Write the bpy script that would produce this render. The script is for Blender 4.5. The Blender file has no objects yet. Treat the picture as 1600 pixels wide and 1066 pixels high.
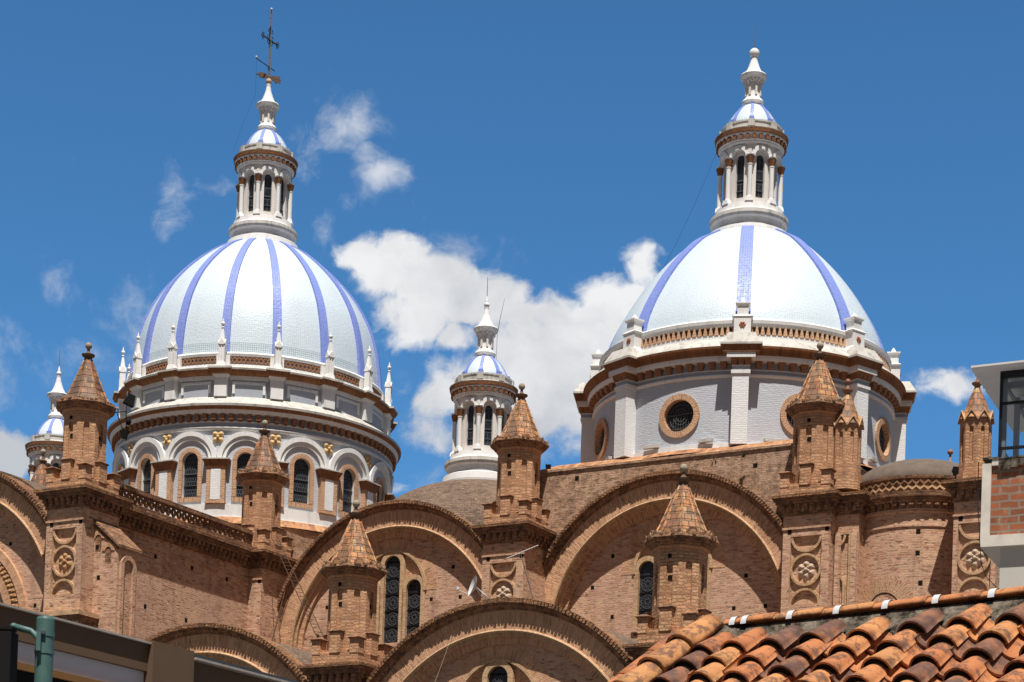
import bpy, math, random
from math import sin, cos, pi, radians, sqrt, atan2, hypot
from mathutils import Vector, Matrix
from mathutils.geometry import tessellate_polygon
random.seed(7)
SC = bpy.context.scene
COL = SC.collection

# ------------------------------------------------------------------ camera
F_PX, PITCH, ROLL, SHY = 3182.67, 0.0186, 0.0343, 0.6078
cd = bpy.data.cameras.new('camera'); cam = bpy.data.objects.new('camera', cd); COL.objects.link(cam)
cd.sensor_width = 36; cd.lens = 36 * F_PX / 1600; cd.shift_y = SHY
cd.clip_start = .1; cd.clip_end = 6000
fw = Vector((0, cos(PITCH), sin(PITCH))); rt0 = Vector((1, 0, 0)); up0 = rt0.cross(fw)
RT = rt0 * cos(ROLL) + up0 * sin(ROLL); UP = up0 * cos(ROLL) - rt0 * sin(ROLL)
CAM = Vector((0, 0, 1.6))
m = Matrix((RT, UP, -fw)).transposed().to_4x4(); m.translation = CAM
cam.matrix_world = m
SC.camera = cam

def ray(x, y):
    r = fw + RT * ((x - 800) / F_PX) + UP * ((533 + SHY * 1600 - y) / F_PX)
    return r / r.y

# ------------------------------------------------------------------ light
SUN_EL, SUN_AZ = 67.0, 2.0            # SUN_AZ: degrees to the right of straight behind the camera
sdir = Vector((sin(radians(SUN_AZ)) * cos(radians(SUN_EL)), -cos(radians(SUN_AZ)) * cos(radians(SUN_EL)), sin(radians(SUN_EL))))
sl = bpy.data.lights.new('sun', 'SUN'); sl.energy = 5.0; sl.angle = radians(.5); sl.color = (1, .955, .89)
so = bpy.data.objects.new('sun', sl); COL.objects.link(so)
so.rotation_euler = sdir.to_track_quat('Z', 'Y').to_euler()
SC.view_settings.view_transform = 'Standard'; SC.view_settings.look = 'None'
SC.view_settings.exposure = 0.36; SC.view_settings.gamma = 1

W = bpy.data.worlds.new('World'); SC.world = W; W.use_nodes = True
nt = W.node_tree; nt.nodes.clear()
def N(t, **k):
    n = nt.nodes.new(t)
    for a, b in k.items(): setattr(n, a, b)
    return n
def L(a, b): nt.links.new(a, b)
def M_(op, a, b=None, c=None, clamp=False):
    n = N('ShaderNodeMath', operation=op, use_clamp=clamp)
    for i, v in enumerate((a, b, c)):
        if v is None: continue
        if isinstance(v, (int, float)): n.inputs[i].default_value = v
        else: L(v, n.inputs[i])
    return n.outputs[0]
sky = N('ShaderNodeTexSky', sky_type='NISHITA', sun_disc=False, sun_elevation=radians(SUN_EL),
        sun_rotation=radians(180 - SUN_AZ), altitude=2500, air_density=1.0, dust_density=.0, ozone_density=3.5)
tc = N('ShaderNodeTexCoord'); sep = N('ShaderNodeSeparateXYZ'); L(tc.outputs['Generated'], sep.inputs[0])
yy = M_('MAXIMUM', sep.outputs[1], .02)
U = M_('DIVIDE', sep.outputs[0], yy); V = M_('DIVIDE', sep.outputs[2], yy)
cmb = N('ShaderNodeCombineXYZ'); L(U, cmb.inputs[0]); L(V, cmb.inputs[1])
def noise(scale, detail, rough, vec, dist=0.0):
    n = N('ShaderNodeTexNoise'); n.inputs['Scale'].default_value = scale; n.inputs['Detail'].default_value = detail
    n.inputs['Roughness'].default_value = rough; n.inputs['Distortion'].default_value = dist; L(vec, n.inputs['Vector']); return n
warp = noise(14, 4, .6, cmb.outputs[0])
wv = N('ShaderNodeVectorMath', operation='MULTIPLY_ADD'); L(warp.outputs['Color'], wv.inputs[0])
wv.inputs[1].default_value = (.03, .03, 0); L(cmb.outputs[0], wv.inputs[2])
wsep = N('ShaderNodeSeparateXYZ'); L(wv.outputs[0], wsep.inputs[0])
Uw = M_('SUBTRACT', wsep.outputs[0], .015); Vw = M_('SUBTRACT', wsep.outputs[1], .015)
# cloud masses, each at its own direction in the sky (azimuth/elevation tangents), radii and density
blobs = [(560, 390, 50, 30, 1.2), (620, 415, 75, 50, 1.4), (690, 450, 90, 55, 1.45), (760, 480, 85, 50, 1.35), (640, 500, 70, 50, 1.3), (715, 530, 60, 35, 1.15), (1005, 415, 34, 42, 1.25), (1035, 405, 22, 18, .8), (960, 465, 70, 50, 1.3), (890, 500, 70, 45, 1.3), (820, 500, 50, 35, 1.1),
         (900, 590, 170, 110, 1.7), (820, 620, 150, 100, 1.6), (700, 625, 60, 60, 1.25), (680, 670, 60, 50, 1.0), (1490, 600, 60, 34, 1.1), (1540, 590, 30, 25, .7), (8, 722, 42, 48, 1.5), (612, 752, 40, 24, .8)]
wisps = [(90, 460, 45, 35, .8), (60, 555, 150, 70, .62), (185, 500, 70, 50, .5), (268, 330, 28, 60, .8), (545, 200, 50, 42, 1.15), (575, 245, 26, 30, .85), (485, 235, 32, 48, .8), (605, 276, 40, 24, 1.0), (425, 290, 40, 20, .4), (20, 600, 90, 50, .6), (120, 600, 60, 40, .55), (345, 300, 50, 18, .6),
         (540, 312, 22, 14, .6), (505, 360, 22, 50, .7), (700, 425, 90, 50, .7), (650, 745, 60, 30, .6), (1440, 590, 60, 30, .6), (1360, 640, 50, 25, .4), (240, 430, 20, 30, .4), (840, 540, 90, 60, .6), (640, 640, 50, 80, .6)]
def masses(bl, k):
    tot = None
    for (bx, by, rx, ry, w) in bl:
        r = ray(bx, by)
        a = M_('MULTIPLY', M_('SUBTRACT', Uw, r.x), F_PX / rx); b = M_('MULTIPLY', M_('SUBTRACT', Vw, r.z), F_PX / ry)
        g = M_('MULTIPLY', M_('EXPONENT', M_('MULTIPLY', M_('ADD', M_('MULTIPLY', a, a), M_('MULTIPLY', b, b)), -k)), w)
        tot = g if tot is None else M_('MAXIMUM', tot, g)
    return tot
tot = masses(blobs, .8); tw = masses(wisps, .6)
fb = noise(26, 10, .60, wv.outputs[0], .25)
fine = noise(85, 7, .62, wv.outputs[0], .2)
dens = M_('ADD', tot, M_('MULTIPLY', M_('SUBTRACT', fb.outputs['Fac'], .5), 1.5))
dens = M_('ADD', dens, M_('MULTIPLY', M_('SUBTRACT', fine.outputs['Fac'], .5), .75))
mr = N('ShaderNodeMapRange', interpolation_type='SMOOTHSTEP'); L(dens, mr.inputs['Value'])
mr.inputs['From Min'].default_value = .50; mr.inputs['From Max'].default_value = 1.02
wn = noise(24, 10, .66, wv.outputs[0], .25)
wd = N('ShaderNodeMapRange', interpolation_type='SMOOTHSTEP'); L(M_('ADD', tw, M_('ADD', M_('MULTIPLY', M_('SUBTRACT', wn.outputs['Fac'], .5), 2.1), M_('MULTIPLY', M_('SUBTRACT', fine.outputs['Fac'], .5), .8))), wd.inputs['Value'])
wd.inputs['From Min'].default_value = .36; wd.inputs['From Max'].default_value = 1.5
front = M_('GREATER_THAN', sep.outputs[1], .05)
cl_a = M_('MAXIMUM', M_('MULTIPLY', mr.outputs[0], .97), M_('MULTIPLY', wd.outputs[0], .72))
alpha = M_('MULTIPLY', cl_a, front)
sh = noise(15, 8, .58, wv.outputs[0])
shade = N('ShaderNodeMapRange'); L(M_('ADD', M_('MULTIPLY', sh.outputs['Fac'], 1.0), M_('MULTIPLY', M_('SUBTRACT', V, .34), 2.0)), shade.inputs['Value'])
shade.inputs['From Min'].default_value = .28; shade.inputs['From Max'].default_value = .60
cr = N('ShaderNodeMixRGB'); L(shade.outputs[0], cr.inputs[0]); cr.inputs[1].default_value = (5.1, 5.3, 5.65, 1); cr.inputs[2].default_value = (8.3, 8.3, 8.3, 1)
# added ramp dims the upper sky to weaken the fill light on walls
zen = N('ShaderNodeMapRange', interpolation_type='SMOOTHSTEP'); L(sep.outputs[2], zen.inputs['Value']); zen.inputs['From Min'].default_value = .40; zen.inputs['From Max'].default_value = .85
zen.inputs['To Min'].default_value = 1; zen.inputs['To Max'].default_value = .40
tint = N('ShaderNodeMixRGB', blend_type='MULTIPLY'); tint.inputs[0].default_value = 1; L(sky.outputs[0], tint.inputs[1]); tint.inputs[2].default_value = (.58, 1.10, 1.30, 1)
dk_ = N('ShaderNodeVectorMath', operation='SCALE'); L(tint.outputs[0], dk_.inputs[0]); L(zen.outputs[0], dk_.inputs['Scale'])
# grey sky added overhead and behind the camera, out of view, to cut fill
def sstep(v, a, b):
    n = N('ShaderNodeMapRange', interpolation_type='SMOOTHSTEP'); L(v, n.inputs['Value']); n.inputs['From Min'].default_value = a; n.inputs['From Max'].default_value = b; return n.outputs[0]
grey_fill = M_('MAXIMUM', sstep(sep.outputs[2], .50, .72), sstep(M_('MULTIPLY', sep.outputs[1], -1), -.35, .15))
vm = N('ShaderNodeMixRGB'); L(grey_fill, vm.inputs[0]); L(dk_.outputs[0], vm.inputs[1]); vm.inputs[2].default_value = (1.0, 1.14, 1.45, 1)
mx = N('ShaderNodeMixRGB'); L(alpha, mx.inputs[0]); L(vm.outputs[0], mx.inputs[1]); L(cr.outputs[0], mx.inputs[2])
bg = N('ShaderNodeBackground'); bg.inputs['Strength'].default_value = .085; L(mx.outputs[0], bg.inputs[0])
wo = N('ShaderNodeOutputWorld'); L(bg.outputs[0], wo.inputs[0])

# ------------------------------------------------------------------ mesh builder
class MB:
    def __init__(s): s.v = []; s.f = []; s.mi = []; s.uv = []; s.sm = []; s.t = []; s.mats = []; s.X = Matrix.Identity(4); s.tint = .5
    def m(s, name):
        if name not in s.mats: s.mats.append(name)
        return s.mats.index(name)
    def pts(s, P):
        i = len(s.v); X = s.X
        for p in P: s.v.append(X @ Vector(p))
        return i
    def face(s, idx, mat, uv=None, smooth=False):
        s.f.append(tuple(idx)); s.mi.append(s.m(mat)); s.uv.append(uv); s.sm.append(smooth); s.t.append(s.tint)
    def poly(s, P, mat, uv=None, smooth=False):
        i = s.pts(P); s.face(range(i, i + len(P)), mat, uv, smooth)
    def box(s, x0, x1, y0, y1, z0, z1, mat, bot=True):
        i = s.pts([(x0, y0, z0), (x1, y0, z0), (x1, y1, z0), (x0, y1, z0), (x0, y0, z1), (x1, y0, z1), (x1, y1, z1), (x0, y1, z1)])
        for q in ((0, 3, 2, 1), (4, 5, 6, 7), (0, 1, 5, 4), (1, 2, 6, 5), (2, 3, 7, 6), (3, 0, 4, 7)): s.face([i + k for k in q], mat)
    def taper(s, hx0, hy0, z0, hx1, hy1, z1, mat, cx=0, cy=0):
        i = s.pts([(cx - hx0, cy - hy0, z0), (cx + hx0, cy - hy0, z0), (cx + hx0, cy + hy0, z0), (cx - hx0, cy + hy0, z0),
                   (cx - hx1, cy - hy1, z1), (cx + hx1, cy - hy1, z1), (cx + hx1, cy + hy1, z1), (cx - hx1, cy + hy1, z1)])
        for q in ((0, 3, 2, 1), (4, 5, 6, 7), (0, 1, 5, 4), (1, 2, 6, 5), (2, 3, 7, 6), (3, 0, 4, 7)): s.face([i + k for k in q], mat)
    def lathe(s, prof, mat, n=96, phase=0., smooth=True, R=None, cx=0, cy=0, mats=None, a0=0., a1=2 * pi, sharp=True):
        R = R or max(r for r, z in prof); full = abs(a1 - a0 - 2 * pi) < 1e-6
        vv = 0
        for k in range(len(prof) - 1):
            (r0, z0), (r1, z1) = prof[k], prof[k + 1]; l = hypot(r1 - r0, z1 - z0)
            if l < 1e-6: continue
            P = []
            for j in range(n + 1):
                a = phase + a0 + (a1 - a0) * j / n
                P += [(cx + r0 * sin(a), cy - r0 * cos(a), z0), (cx + r1 * sin(a), cy - r1 * cos(a), z1)]
            i = s.pts(P); mt = mats[k] if mats else mat
            for j in range(n):
                u0 = R * (a1 - a0) * j / n; u1 = R * (a1 - a0) * (j + 1) / n
                if r1 < 1e-5: s.face((i + 2 * j, i + 2 * j + 2, i + 2 * j + 1), mt, ((u0, vv), (u1, vv), ((u0 + u1) / 2, vv + l)), smooth)
                elif r0 < 1e-5: s.face((i + 2 * j, i + 2 * j + 3, i + 2 * j + 1), mt, ((u0, vv), (u1, vv + l), (u0, vv + l)), smooth)
                else: s.face((i + 2 * j, i + 2 * j + 2, i + 2 * j + 3, i + 2 * j + 1), mt, ((u0, vv), (u1, vv), (u1, vv + l), (u0, vv + l)), smooth)
            vv += l
    def slathe(s, prof, mat, n=64, cx=0, cy=0, R=None, phase=0.):   # shared verts (smooth across profile)
        R = R or max(r for r, z in prof); P = []
        for r, z in prof:
            for j in range(n): a = phase + 2 * pi * j / n; P.append((cx + r * sin(a), cy - r * cos(a), z))
        i = s.pts(P); vv = 0
        for k in range(len(prof) - 1):
            l = hypot(prof[k + 1][0] - prof[k][0], prof[k + 1][1] - prof[k][1])
            for j in range(n):
                u0 = R * 2 * pi * j / n; u1 = R * 2 * pi * (j + 1) / n; j2 = (j + 1) % n
                s.face((i + k * n + j, i + k * n + j2, i + (k + 1) * n + j2, i + (k + 1) * n + j), mat, ((u0, vv), (u1, vv), (u1, vv + l), (u0, vv + l)), True)
            vv += l
    def sweep(s, prof, mat, cx, zc, a0=0, a1=pi, n=72, smooth=False, mats=None, clip=None):
        """profile of (radius, y) swept round a horizontal axis (along y) at (cx, zc); bricks run radially"""
        vv = 0
        for k in range(len(prof) - 1):
            (r0, y0), (r1, y1) = prof[k], prof[k + 1]; l = hypot(r1 - r0, y1 - y0); mt = mats[k] if mats else mat
            P = []
            for j in range(n + 1):
                a = a0 + (a1 - a0) * j / n
                P += [(cx + r0 * cos(a), y0, zc + r0 * sin(a)), (cx + r1 * cos(a), y1, zc + r1 * sin(a))]
            i = s.pts(P); R = max(r0, r1)
            for j in range(n):
                u0 = R * (a1 - a0) * j / n; u1 = R * (a1 - a0) * (j + 1) / n
                s.face((i + 2 * j, i + 2 * j + 1, i + 2 * j + 3, i + 2 * j + 2), mt, ((vv, u0), (vv + l, u0), (vv + l, u1), (vv, u1)), smooth)
            vv += l
    def tube(s, P, r, mat, n=6, r2=None):
        P = [Vector(p) for p in P]; r2 = r if r2 is None else r2; rings = []
        for k, p in enumerate(P):
            d = (P[min(k + 1, len(P) - 1)] - P[max(k - 1, 0)]).normalized()
            a = Vector((0, 0, 1)) if abs(d.z) < .9 else Vector((1, 0, 0)); u = d.cross(a).normalized(); w = d.cross(u)
            rr = r + (r2 - r) * k / max(1, len(P) - 1)
            rings.append(s.pts([p + (u * cos(2 * pi * j / n) + w * sin(2 * pi * j / n)) * rr for j in range(n)]))
        for k in range(len(P) - 1):
            for j in range(n): j2 = (j + 1) % n; s.face((rings[k] + j, rings[k] + j2, rings[k + 1] + j2, rings[k + 1] + j), mat, None, True)
        s.face([rings[0] + j for j in range(n)], mat); s.face([rings[-1] + j for j in range(n)], mat)
    def ball(s, c, r, mat, n=12, sz=1.):
        prof = [(max(r * sin(pi * k / 8), 1e-6), c[2] - r * sz * cos(pi * k / 8)) for k in range(9)]
        s.slathe(prof, mat, n, c[0], c[1])
    def prism(s, poly, z0, z1, mat, top=True):
        n = len(poly); i = s.pts([(x, y, z0) for x, y in poly] + [(x, y, z1) for x, y in poly])
        for j in range(n): s.face((i + j, i + (j + 1) % n, i + n + (j + 1) % n, i + n + j), mat)
        if top: s.face([i + n + j for j in range(n)], mat); s.face([i + j for j in range(n)][::-1], mat)
    def extr(s, poly, y0, y1, mat, back=False):
        """polygon in xz extruded along y"""
        n = len(poly); i = s.pts([(x, y0, z) for x, z in poly] + [(x, y1, z) for x, z in poly])
        for j in range(n): s.face((i + j, i + (j + 1) % n, i + n + (j + 1) % n, i + n + j), mat)
        for tri in tessellate_polygon([[Vector((x, z, 0)) for x, z in poly]]):
            s.face([i + k for k in tri], mat); s.face([i + n + k for k in tri], mat)
    def band(s, A, B, Mf, d0, d1, mat, closed=False, us=1.):
        """flat moulding between two outlines of equal count, mapped by Mf(x,z,d); front at d0, back d1; bricks across"""
        n = len(A); al = 0; rng = n if closed else n - 1
        for j in range(rng):
            k = (j + 1) % n; w = hypot(A[j][0] - B[j][0], A[j][1] - B[j][1]); dl = hypot(B[j][0] - B[k][0], B[j][1] - B[k][1])
            uv = ((0, al), (w, al), (w, al + dl), (0, al + dl))
            s.poly([Mf(*A[j], d0), Mf(*B[j], d0), Mf(*B[k], d0), Mf(*A[k], d0)], mat, uv)
            s.poly([Mf(*A[j], d0), Mf(*A[k], d0), Mf(*A[k], d1), Mf(*A[j], d1)], mat)
            s.poly([Mf(*B[j], d0), Mf(*B[k], d0), Mf(*B[k], d1), Mf(*B[j], d1)], mat)
            al += dl
    def fill(s, A, Mf, d, mat):
        i = s.pts([Mf(x, z, d) for x, z in A])
        for tri in tessellate_polygon([[Vector((x, z, 0)) for x, z in A]]):
            s.face([i + k for k in tri], mat, tuple((A[k][0], A[k][1]) for k in tri))
    def holed(s, Mf, x0, x1, z0, z1, hole, depth, mat, rmat, rings=3):
        cx = sum(p[0] for p in hole) / len(hole); zs = [p[1] for p in hole]; cz = (min(zs) + max(zs)) / 2
        an = [atan2(p[1] - cz, p[0] - cx) for p in hole] + [atan2(z - cz, x - cx) for x in (x0, x1) for z in (z0, z1)]
        an = sorted(set(round(a, 6) for a in an)); H = len(hole); rows = []
        for a in an:
            dx, dz = cos(a), sin(a); best = None
            for j in range(H):
                p, q = hole[j], hole[(j + 1) % H]; ex, ez = q[0] - p[0], q[1] - p[1]; den = dx * ez - dz * ex
                if abs(den) < 1e-12: continue
                t = ((p[0] - cx) * ez - (p[1] - cz) * ex) / den; u = ((p[0] - cx) * dz - (p[1] - cz) * dx) / den
                if t > 0 and -1e-6 <= u <= 1 + 1e-6: best = t if best is None else max(best, t)
            tx = ((x1 if dx > 0 else x0) - cx) / dx if abs(dx) > 1e-9 else 1e9; tz = ((z1 if dz > 0 else z0) - cz) / dz if abs(dz) > 1e-9 else 1e9
            to = min(tx, tz); rows.append([(cx + dx * (best + (to - best) * k / rings), cz + dz * (best + (to - best) * k / rings)) for k in range(rings + 1)])
        n = len(rows)
        for j in range(n):
            A, B = rows[j], rows[(j + 1) % n]
            for k in range(rings):
                q = [A[k], A[k + 1], B[k + 1], B[k]]
                s.poly([Mf(x, z, 0) for x, z in q], mat, tuple(q))
            s.poly([Mf(*A[0], 0), Mf(*B[0], 0), Mf(*B[0], depth), Mf(*A[0], depth)], rmat)

MATS = {}
def build(name, mb, parent=None, loc=(0, 0, 0), rz=0., label=None, kind=None):
    me = bpy.data.meshes.new(name)
    me.from_pydata([tuple(v) for v in mb.v], [], mb.f)
    for k in mb.mats: me.materials.append(MATS[k])
    me.polygons.foreach_set('material_index', mb.mi); me.polygons.foreach_set('use_smooth', mb.sm)
    uvl = me.uv_layers.new(name='UVMap'); buf = []
    for fi, f in enumerate(mb.f):
        uv = mb.uv[fi]
        if uv: 
            for q in uv: buf += [q[0], q[1]]
            continue
        p = [mb.v[k] for k in f]; n = Vector((0, 0, 0))
        for a in range(len(p)):
            c, d = p[a], p[(a + 1) % len(p)]
            n += Vector(((c.y - d.y) * (c.z + d.z), (c.z - d.z) * (c.x + d.x), (c.x - d.x) * (c.y + d.y)))
        if n.length < 1e-12: n = Vector((0, 0, 1))
        n.normalize()
        if abs(n.z) > .95: tx, ty = Vector((1, 0, 0)), Vector((0, 1, 0))
        else:
            tx = Vector((-n.y, n.x, 0)).normalized(); ty = n.cross(tx)
            if ty.z < 0: ty = -ty
        for q in p: buf += [q.dot(tx), q.dot(ty)]
    uvl.data.foreach_set('uv', buf)
    at = me.attributes.new('tint', 'FLOAT', 'FACE'); at.data.foreach_set('value', mb.t)
    me.update()
    o = bpy.data.objects.new(name, me); COL.objects.link(o)
    if parent: o.parent = parent
    o.location = loc; o.rotation_euler = (0, 0, rz)
    if label: o['label'] = label
    if kind: o['kind'] = kind
    return o
def copy_tree(o, parent=None, loc=None, rz=None, kids=None):
    c = o.copy(); COL.objects.link(c); c.parent = parent
    if loc is not None: c.location = loc
    if rz is not None: c.rotation_euler = (0, 0, rz)
    for ch in [x for x in (kids or {}).get(o, [])]: copy_tree(ch, c, kids=kids)
    return c
def copies(first, parent, angles):
    for a in angles: 
        c = first.copy(); COL.objects.link(c); c.parent = parent; c.rotation_euler = (0, 0, first.rotation_euler.z + a)
        for ch in first.children: d = ch.copy(); COL.objects.link(d); d.parent = c
def thing(name, label, cat, loc=(0, 0, 0), rz=0., group=None):
    o = bpy.data.objects.new(name, None); COL.objects.link(o); o.location = loc; o.rotation_euler = (0, 0, rz)
    o['label'] = label; o['category'] = cat
    if group: o['group'] = group
    return o
def tag(o, label, cat, group=None):
    o['label'] = label; o['category'] = cat
    if group: o['group'] = group
    return o

# ------------------------------------------------------------------ materials
class MT:
    def __init__(s, name, rough=.85, spec=.3):
        s.mat = bpy.data.materials.new(name); s.mat.use_nodes = True; s.nt = s.mat.node_tree; s.b = s.nt.nodes['Principled BSDF']
        s.b.inputs['Roughness'].default_value = rough; s.b.inputs['Specular IOR Level'].default_value = spec
        MATS[name] = s.mat; s.uvn = None; s.obj = None
    def n(s, t, **k):
        n = s.nt.nodes.new(t)
        for a, b in k.items(): setattr(n, a, b)
        return n
    def l(s, a, b): s.nt.links.new(a, b)
    def uv(s, sx=1, sy=1):
        if not s.uvn: s.uvn = s.n('ShaderNodeUVMap')
        if sx == 1 and sy == 1: return s.uvn.outputs[0]
        mp = s.n('ShaderNodeMapping'); mp.inputs['Scale'].default_value = (sx, sy, 1); s.l(s.uvn.outputs[0], mp.inputs[0]); return mp.outputs[0]
    def pos(s):
        if not s.obj: s.obj = s.n('ShaderNodeNewGeometry')
        return s.obj.outputs['Position']
    def noise(s, vec, scale, det=4, rough=.6):
        n = s.n('ShaderNodeTexNoise'); n.inputs['Scale'].default_value = scale; n.inputs['Detail'].default_value = det; n.inputs['Roughness'].default_value = rough
        s.l(vec, n.inputs['Vector']); return n.outputs['Fac']
    def ramp(s, v, a, b, lo=0., hi=1.):
        n = s.n('ShaderNodeMapRange'); s.l(v, n.inputs[0]); n.inputs[1].default_value = a; n.inputs[2].default_value = b; n.inputs[3].default_value = lo; n.inputs[4].default_value = hi; return n.outputs[0]
    def mix(s, f, a, b, mode='MIX'):
        n = s.n('ShaderNodeMixRGB', blend_type=mode)
        for i, v in enumerate((f, a, b)):
            if isinstance(v, (int, float)): n.inputs[i].default_value = v
            elif isinstance(v, tuple): n.inputs[i].default_value = (*v, 1)
            else: s.l(v, n.inputs[i])
        return n.outputs[0]
    def brick(s, vec, c1, c2, mo, w, h, mort=.01, bias=0., off=.5, smooth=.1):
        n = s.n('ShaderNodeTexBrick'); s.l(vec, n.inputs['Vector']); n.offset = off
        for k, v in (('Color1', c1), ('Color2', c2), ('Mortar', mo)): n.inputs[k].default_value = (*v, 1)
        for k, v in (('Scale', 1), ('Mortar Size', mort), ('Mortar Smooth', smooth), ('Bias', bias), ('Brick Width', w), ('Row Height', h)): n.inputs[k].default_value = v
        return n
    def bump(s, h, st, dist=.02):
        n = s.n('ShaderNodeBump'); n.inputs['Strength'].default_value = st; n.inputs['Distance'].default_value = dist; s.l(h, n.inputs['Height']); s.l(n.outputs[0], s.b.inputs['Normal'])
    def out(s, c): s.l(c, s.b.inputs['Base Color'])

def brick_mat(name, c1, c2, c3, mo, w=.34, h=.10, mort=.012, stain=.4, dark=(.035, .026, .02), gaps=.5, grime=0., bst=.6):
    """three brick tones picked brick by brick, raked black joints in dashes, soot and lichen stains"""
    m = MT(name, .9, .2); dn = m.n('ShaderNodeTexNoise'); dn.inputs['Scale'].default_value = 1.7; dn.inputs['Detail'].default_value = 3; m.l(m.pos(), dn.inputs['Vector'])
    va = m.n('ShaderNodeVectorMath', operation='MULTIPLY_ADD'); m.l(dn.outputs['Color'], va.inputs[0]); va.inputs[1].default_value = (.07, .09, 0); m.l(m.uv(), va.inputs[2]); uv = va.outputs[0]
    b = m.brick(uv, (0, 0, 0), (1, 1, 1), (0, 0, 0), w, h, mort, 0)
    cr = m.n('ShaderNodeValToRGB'); m.l(b.outputs[0], cr.inputs[0]); e = cr.color_ramp.elements
    e[0].position = .02; e[0].color = (*c3, 1); e[1].position = 1; e[1].color = (*c1, 1); q = e.new(.30); q.color = (*c2, 1); q = e.new(.7); q.color = (*tuple((x + y) / 2 for x, y in zip(c1, c2)), 1)
    c = m.mix(b.outputs['Fac'], cr.outputs[0], mo)
    g = m.noise(m.uv(1.0 / w, 1.15 / h), 1.0, 2, .55)
    c = m.mix(m.ramp(g, .60, .635, 0, gaps), c, dark)
    big = m.noise(m.pos(), .35, 5, .65)
    c = m.mix(m.ramp(big, .35, .7, 0, .35), c, tuple(min(1, x * 1.12 + .03) for x in c1))
    sx = m.n('ShaderNodeMapping'); sx.inputs['Scale'].default_value = (1.8, 1.8, .22); m.l(m.pos(), sx.inputs[0])
    sk = m.noise(sx.outputs[0], 1.0, 6, .7); c = m.mix(m.ramp(sk, .52, .74, 0, .55), c, tuple(x * .38 for x in c2))
    pa = m.noise(m.pos(), .22, 4, .6); c = m.mix(m.ramp(pa, .40, .62, 0, .35), c, (c2[0] * .92, c2[1] * 1.02, c2[2] * 1.22))
    st = m.noise(m.pos(), 1.1, 8, .74)
    c = m.mix(m.ramp(st, .54, .70, 0, stain), c, dark)
    if grime:
        gm = m.noise(m.pos(), 3.2, 7, .78); c = m.mix(m.ramp(gm, .47, .60, 0, grime), c, (.03, .025, .02))
    m.out(c)
    nb = m.noise(m.uv(1, 1), 14, 4, .65)
    hh = m.n('ShaderNodeMath', operation='MULTIPLY_ADD'); m.l(b.outputs['Fac'], hh.inputs[0]); hh.inputs[1].default_value = -1.2; m.l(nb, hh.inputs[2])
    m.bump(hh.outputs[0], bst, .04)
    return m
brick_mat('brick_wall', (.69, .43, .28), (.53, .30, .19), (.40, .165, .095), (.55, .38, .255), stain=.38, gaps=.85)
brick_mat('brick_far', (.60, .375, .245), (.48, .275, .175), (.30, .165, .10), (.44, .31, .195), stain=.42, gaps=.65, grime=.5, bst=.8)
brick_mat('brick_arch', (.76, .44, .25), (.59, .305, .165), (.36, .16, .08), (.42, .28, .18), w=.42, h=.085, mort=.014, stain=.2, gaps=.75)
brick_mat('brick_rim', (.50, .25, .115), (.33, .145, .065), (.12, .06, .04), (.07, .045, .03), w=.3, h=.11, mort=.024, stain=.45, gaps=.4, grime=.6)
brick_mat('brick_cornice', (.46, .24, .125), (.32, .155, .08), (.17, .08, .05), (.15, .09, .055), w=.3, h=.10, mort=.016, stain=.5, gaps=.45, grime=.7)
brick_mat('brick_turret', (.79, .455, .25), (.60, .295, .15), (.34, .15, .075), (.34, .21, .125), w=.36, h=.125, mort=.022, stain=.32, gaps=.35, grime=.12, bst=1.)
brick_mat('brick_mould', (.64, .43, .25), (.52, .32, .17), (.38, .20, .10), (.44, .30, .18), w=.3, h=.12, stain=.12, gaps=.25)
brick_mat('brick_red', (.42, .18, .075), (.30, .12, .055), (.20, .08, .04), (.28, .18, .11), w=.22, h=.085, stain=.2, gaps=.2)
brick_mat('brick_rust', (.34, .145, .055), (.25, .10, .04), (.18, .075, .035), (.17, .09, .05), w=.12, h=.5, mort=.01, stain=.3, gaps=.15)
brick_mat('brick_frame', (.60, .335, .18), (.47, .23, .115), (.36, .155, .075), (.56, .43, .31), w=.34, h=.125, mort=.024, stain=.08, gaps=.08)
brick_mat('roof_brick', (.27, .175, .115), (.19, .12, .08), (.11, .07, .05), (.09, .07, .055), w=.34, h=.14, mort=.018, stain=.55, gaps=.6, grime=.45)
brick_mat('coping_tile', (.60, .32, .15), (.46, .20, .095), (.30, .12, .06), (.28, .20, .13), w=.30, h=1.2, mort=.02, stain=.5, gaps=.4, grime=.6)
# spire tiles
def spire_mat(name, tones, grime):
    m = MT(name, .6, .35); b = m.brick(m.uv(), (0, 0, 0), (1, 1, 1), (0, 0, 0), .27, .31, .022, 0)
    cr = m.n('ShaderNodeValToRGB'); m.l(b.outputs[0], cr.inputs[0]); cr.color_ramp.interpolation = 'CONSTANT'; e = cr.color_ramp.elements
    e[0].position = 0; e[0].color = (*tones[0], 1); e[1].position = .84; e[1].color = (*tones[-1], 1)
    for k, t in enumerate(tones[1:-1]): q = e.new(.22 + .62 * k / (len(tones) - 2)); q.color = (*t, 1)
    c = m.mix(b.outputs['Fac'], cr.outputs[0], (.12, .07, .04))
    g = m.noise(m.pos(), 3.2, 7, .78); c = m.mix(m.ramp(g, .46, .60, 0, grime), c, (.085, .062, .045)); g4 = m.noise(m.pos(), 1.4, 5, .7); c = m.mix(m.ramp(g4, .45, .65, 0, .45), c, (.20, .15, .10)); m.out(c)
    hh = m.n('ShaderNodeMath', operation='MULTIPLY_ADD'); m.l(b.outputs['Fac'], hh.inputs[0]); hh.inputs[1].default_value = -1.; m.l(g, hh.inputs[2]); m.bump(hh.outputs[0], .6, .04)
spire_mat('spire_tile', [(.11, .055, .035), (.24, .095, .045), (.44, .16, .055), (.30, .12, .055), (.42, .24, .11)], .75)
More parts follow.
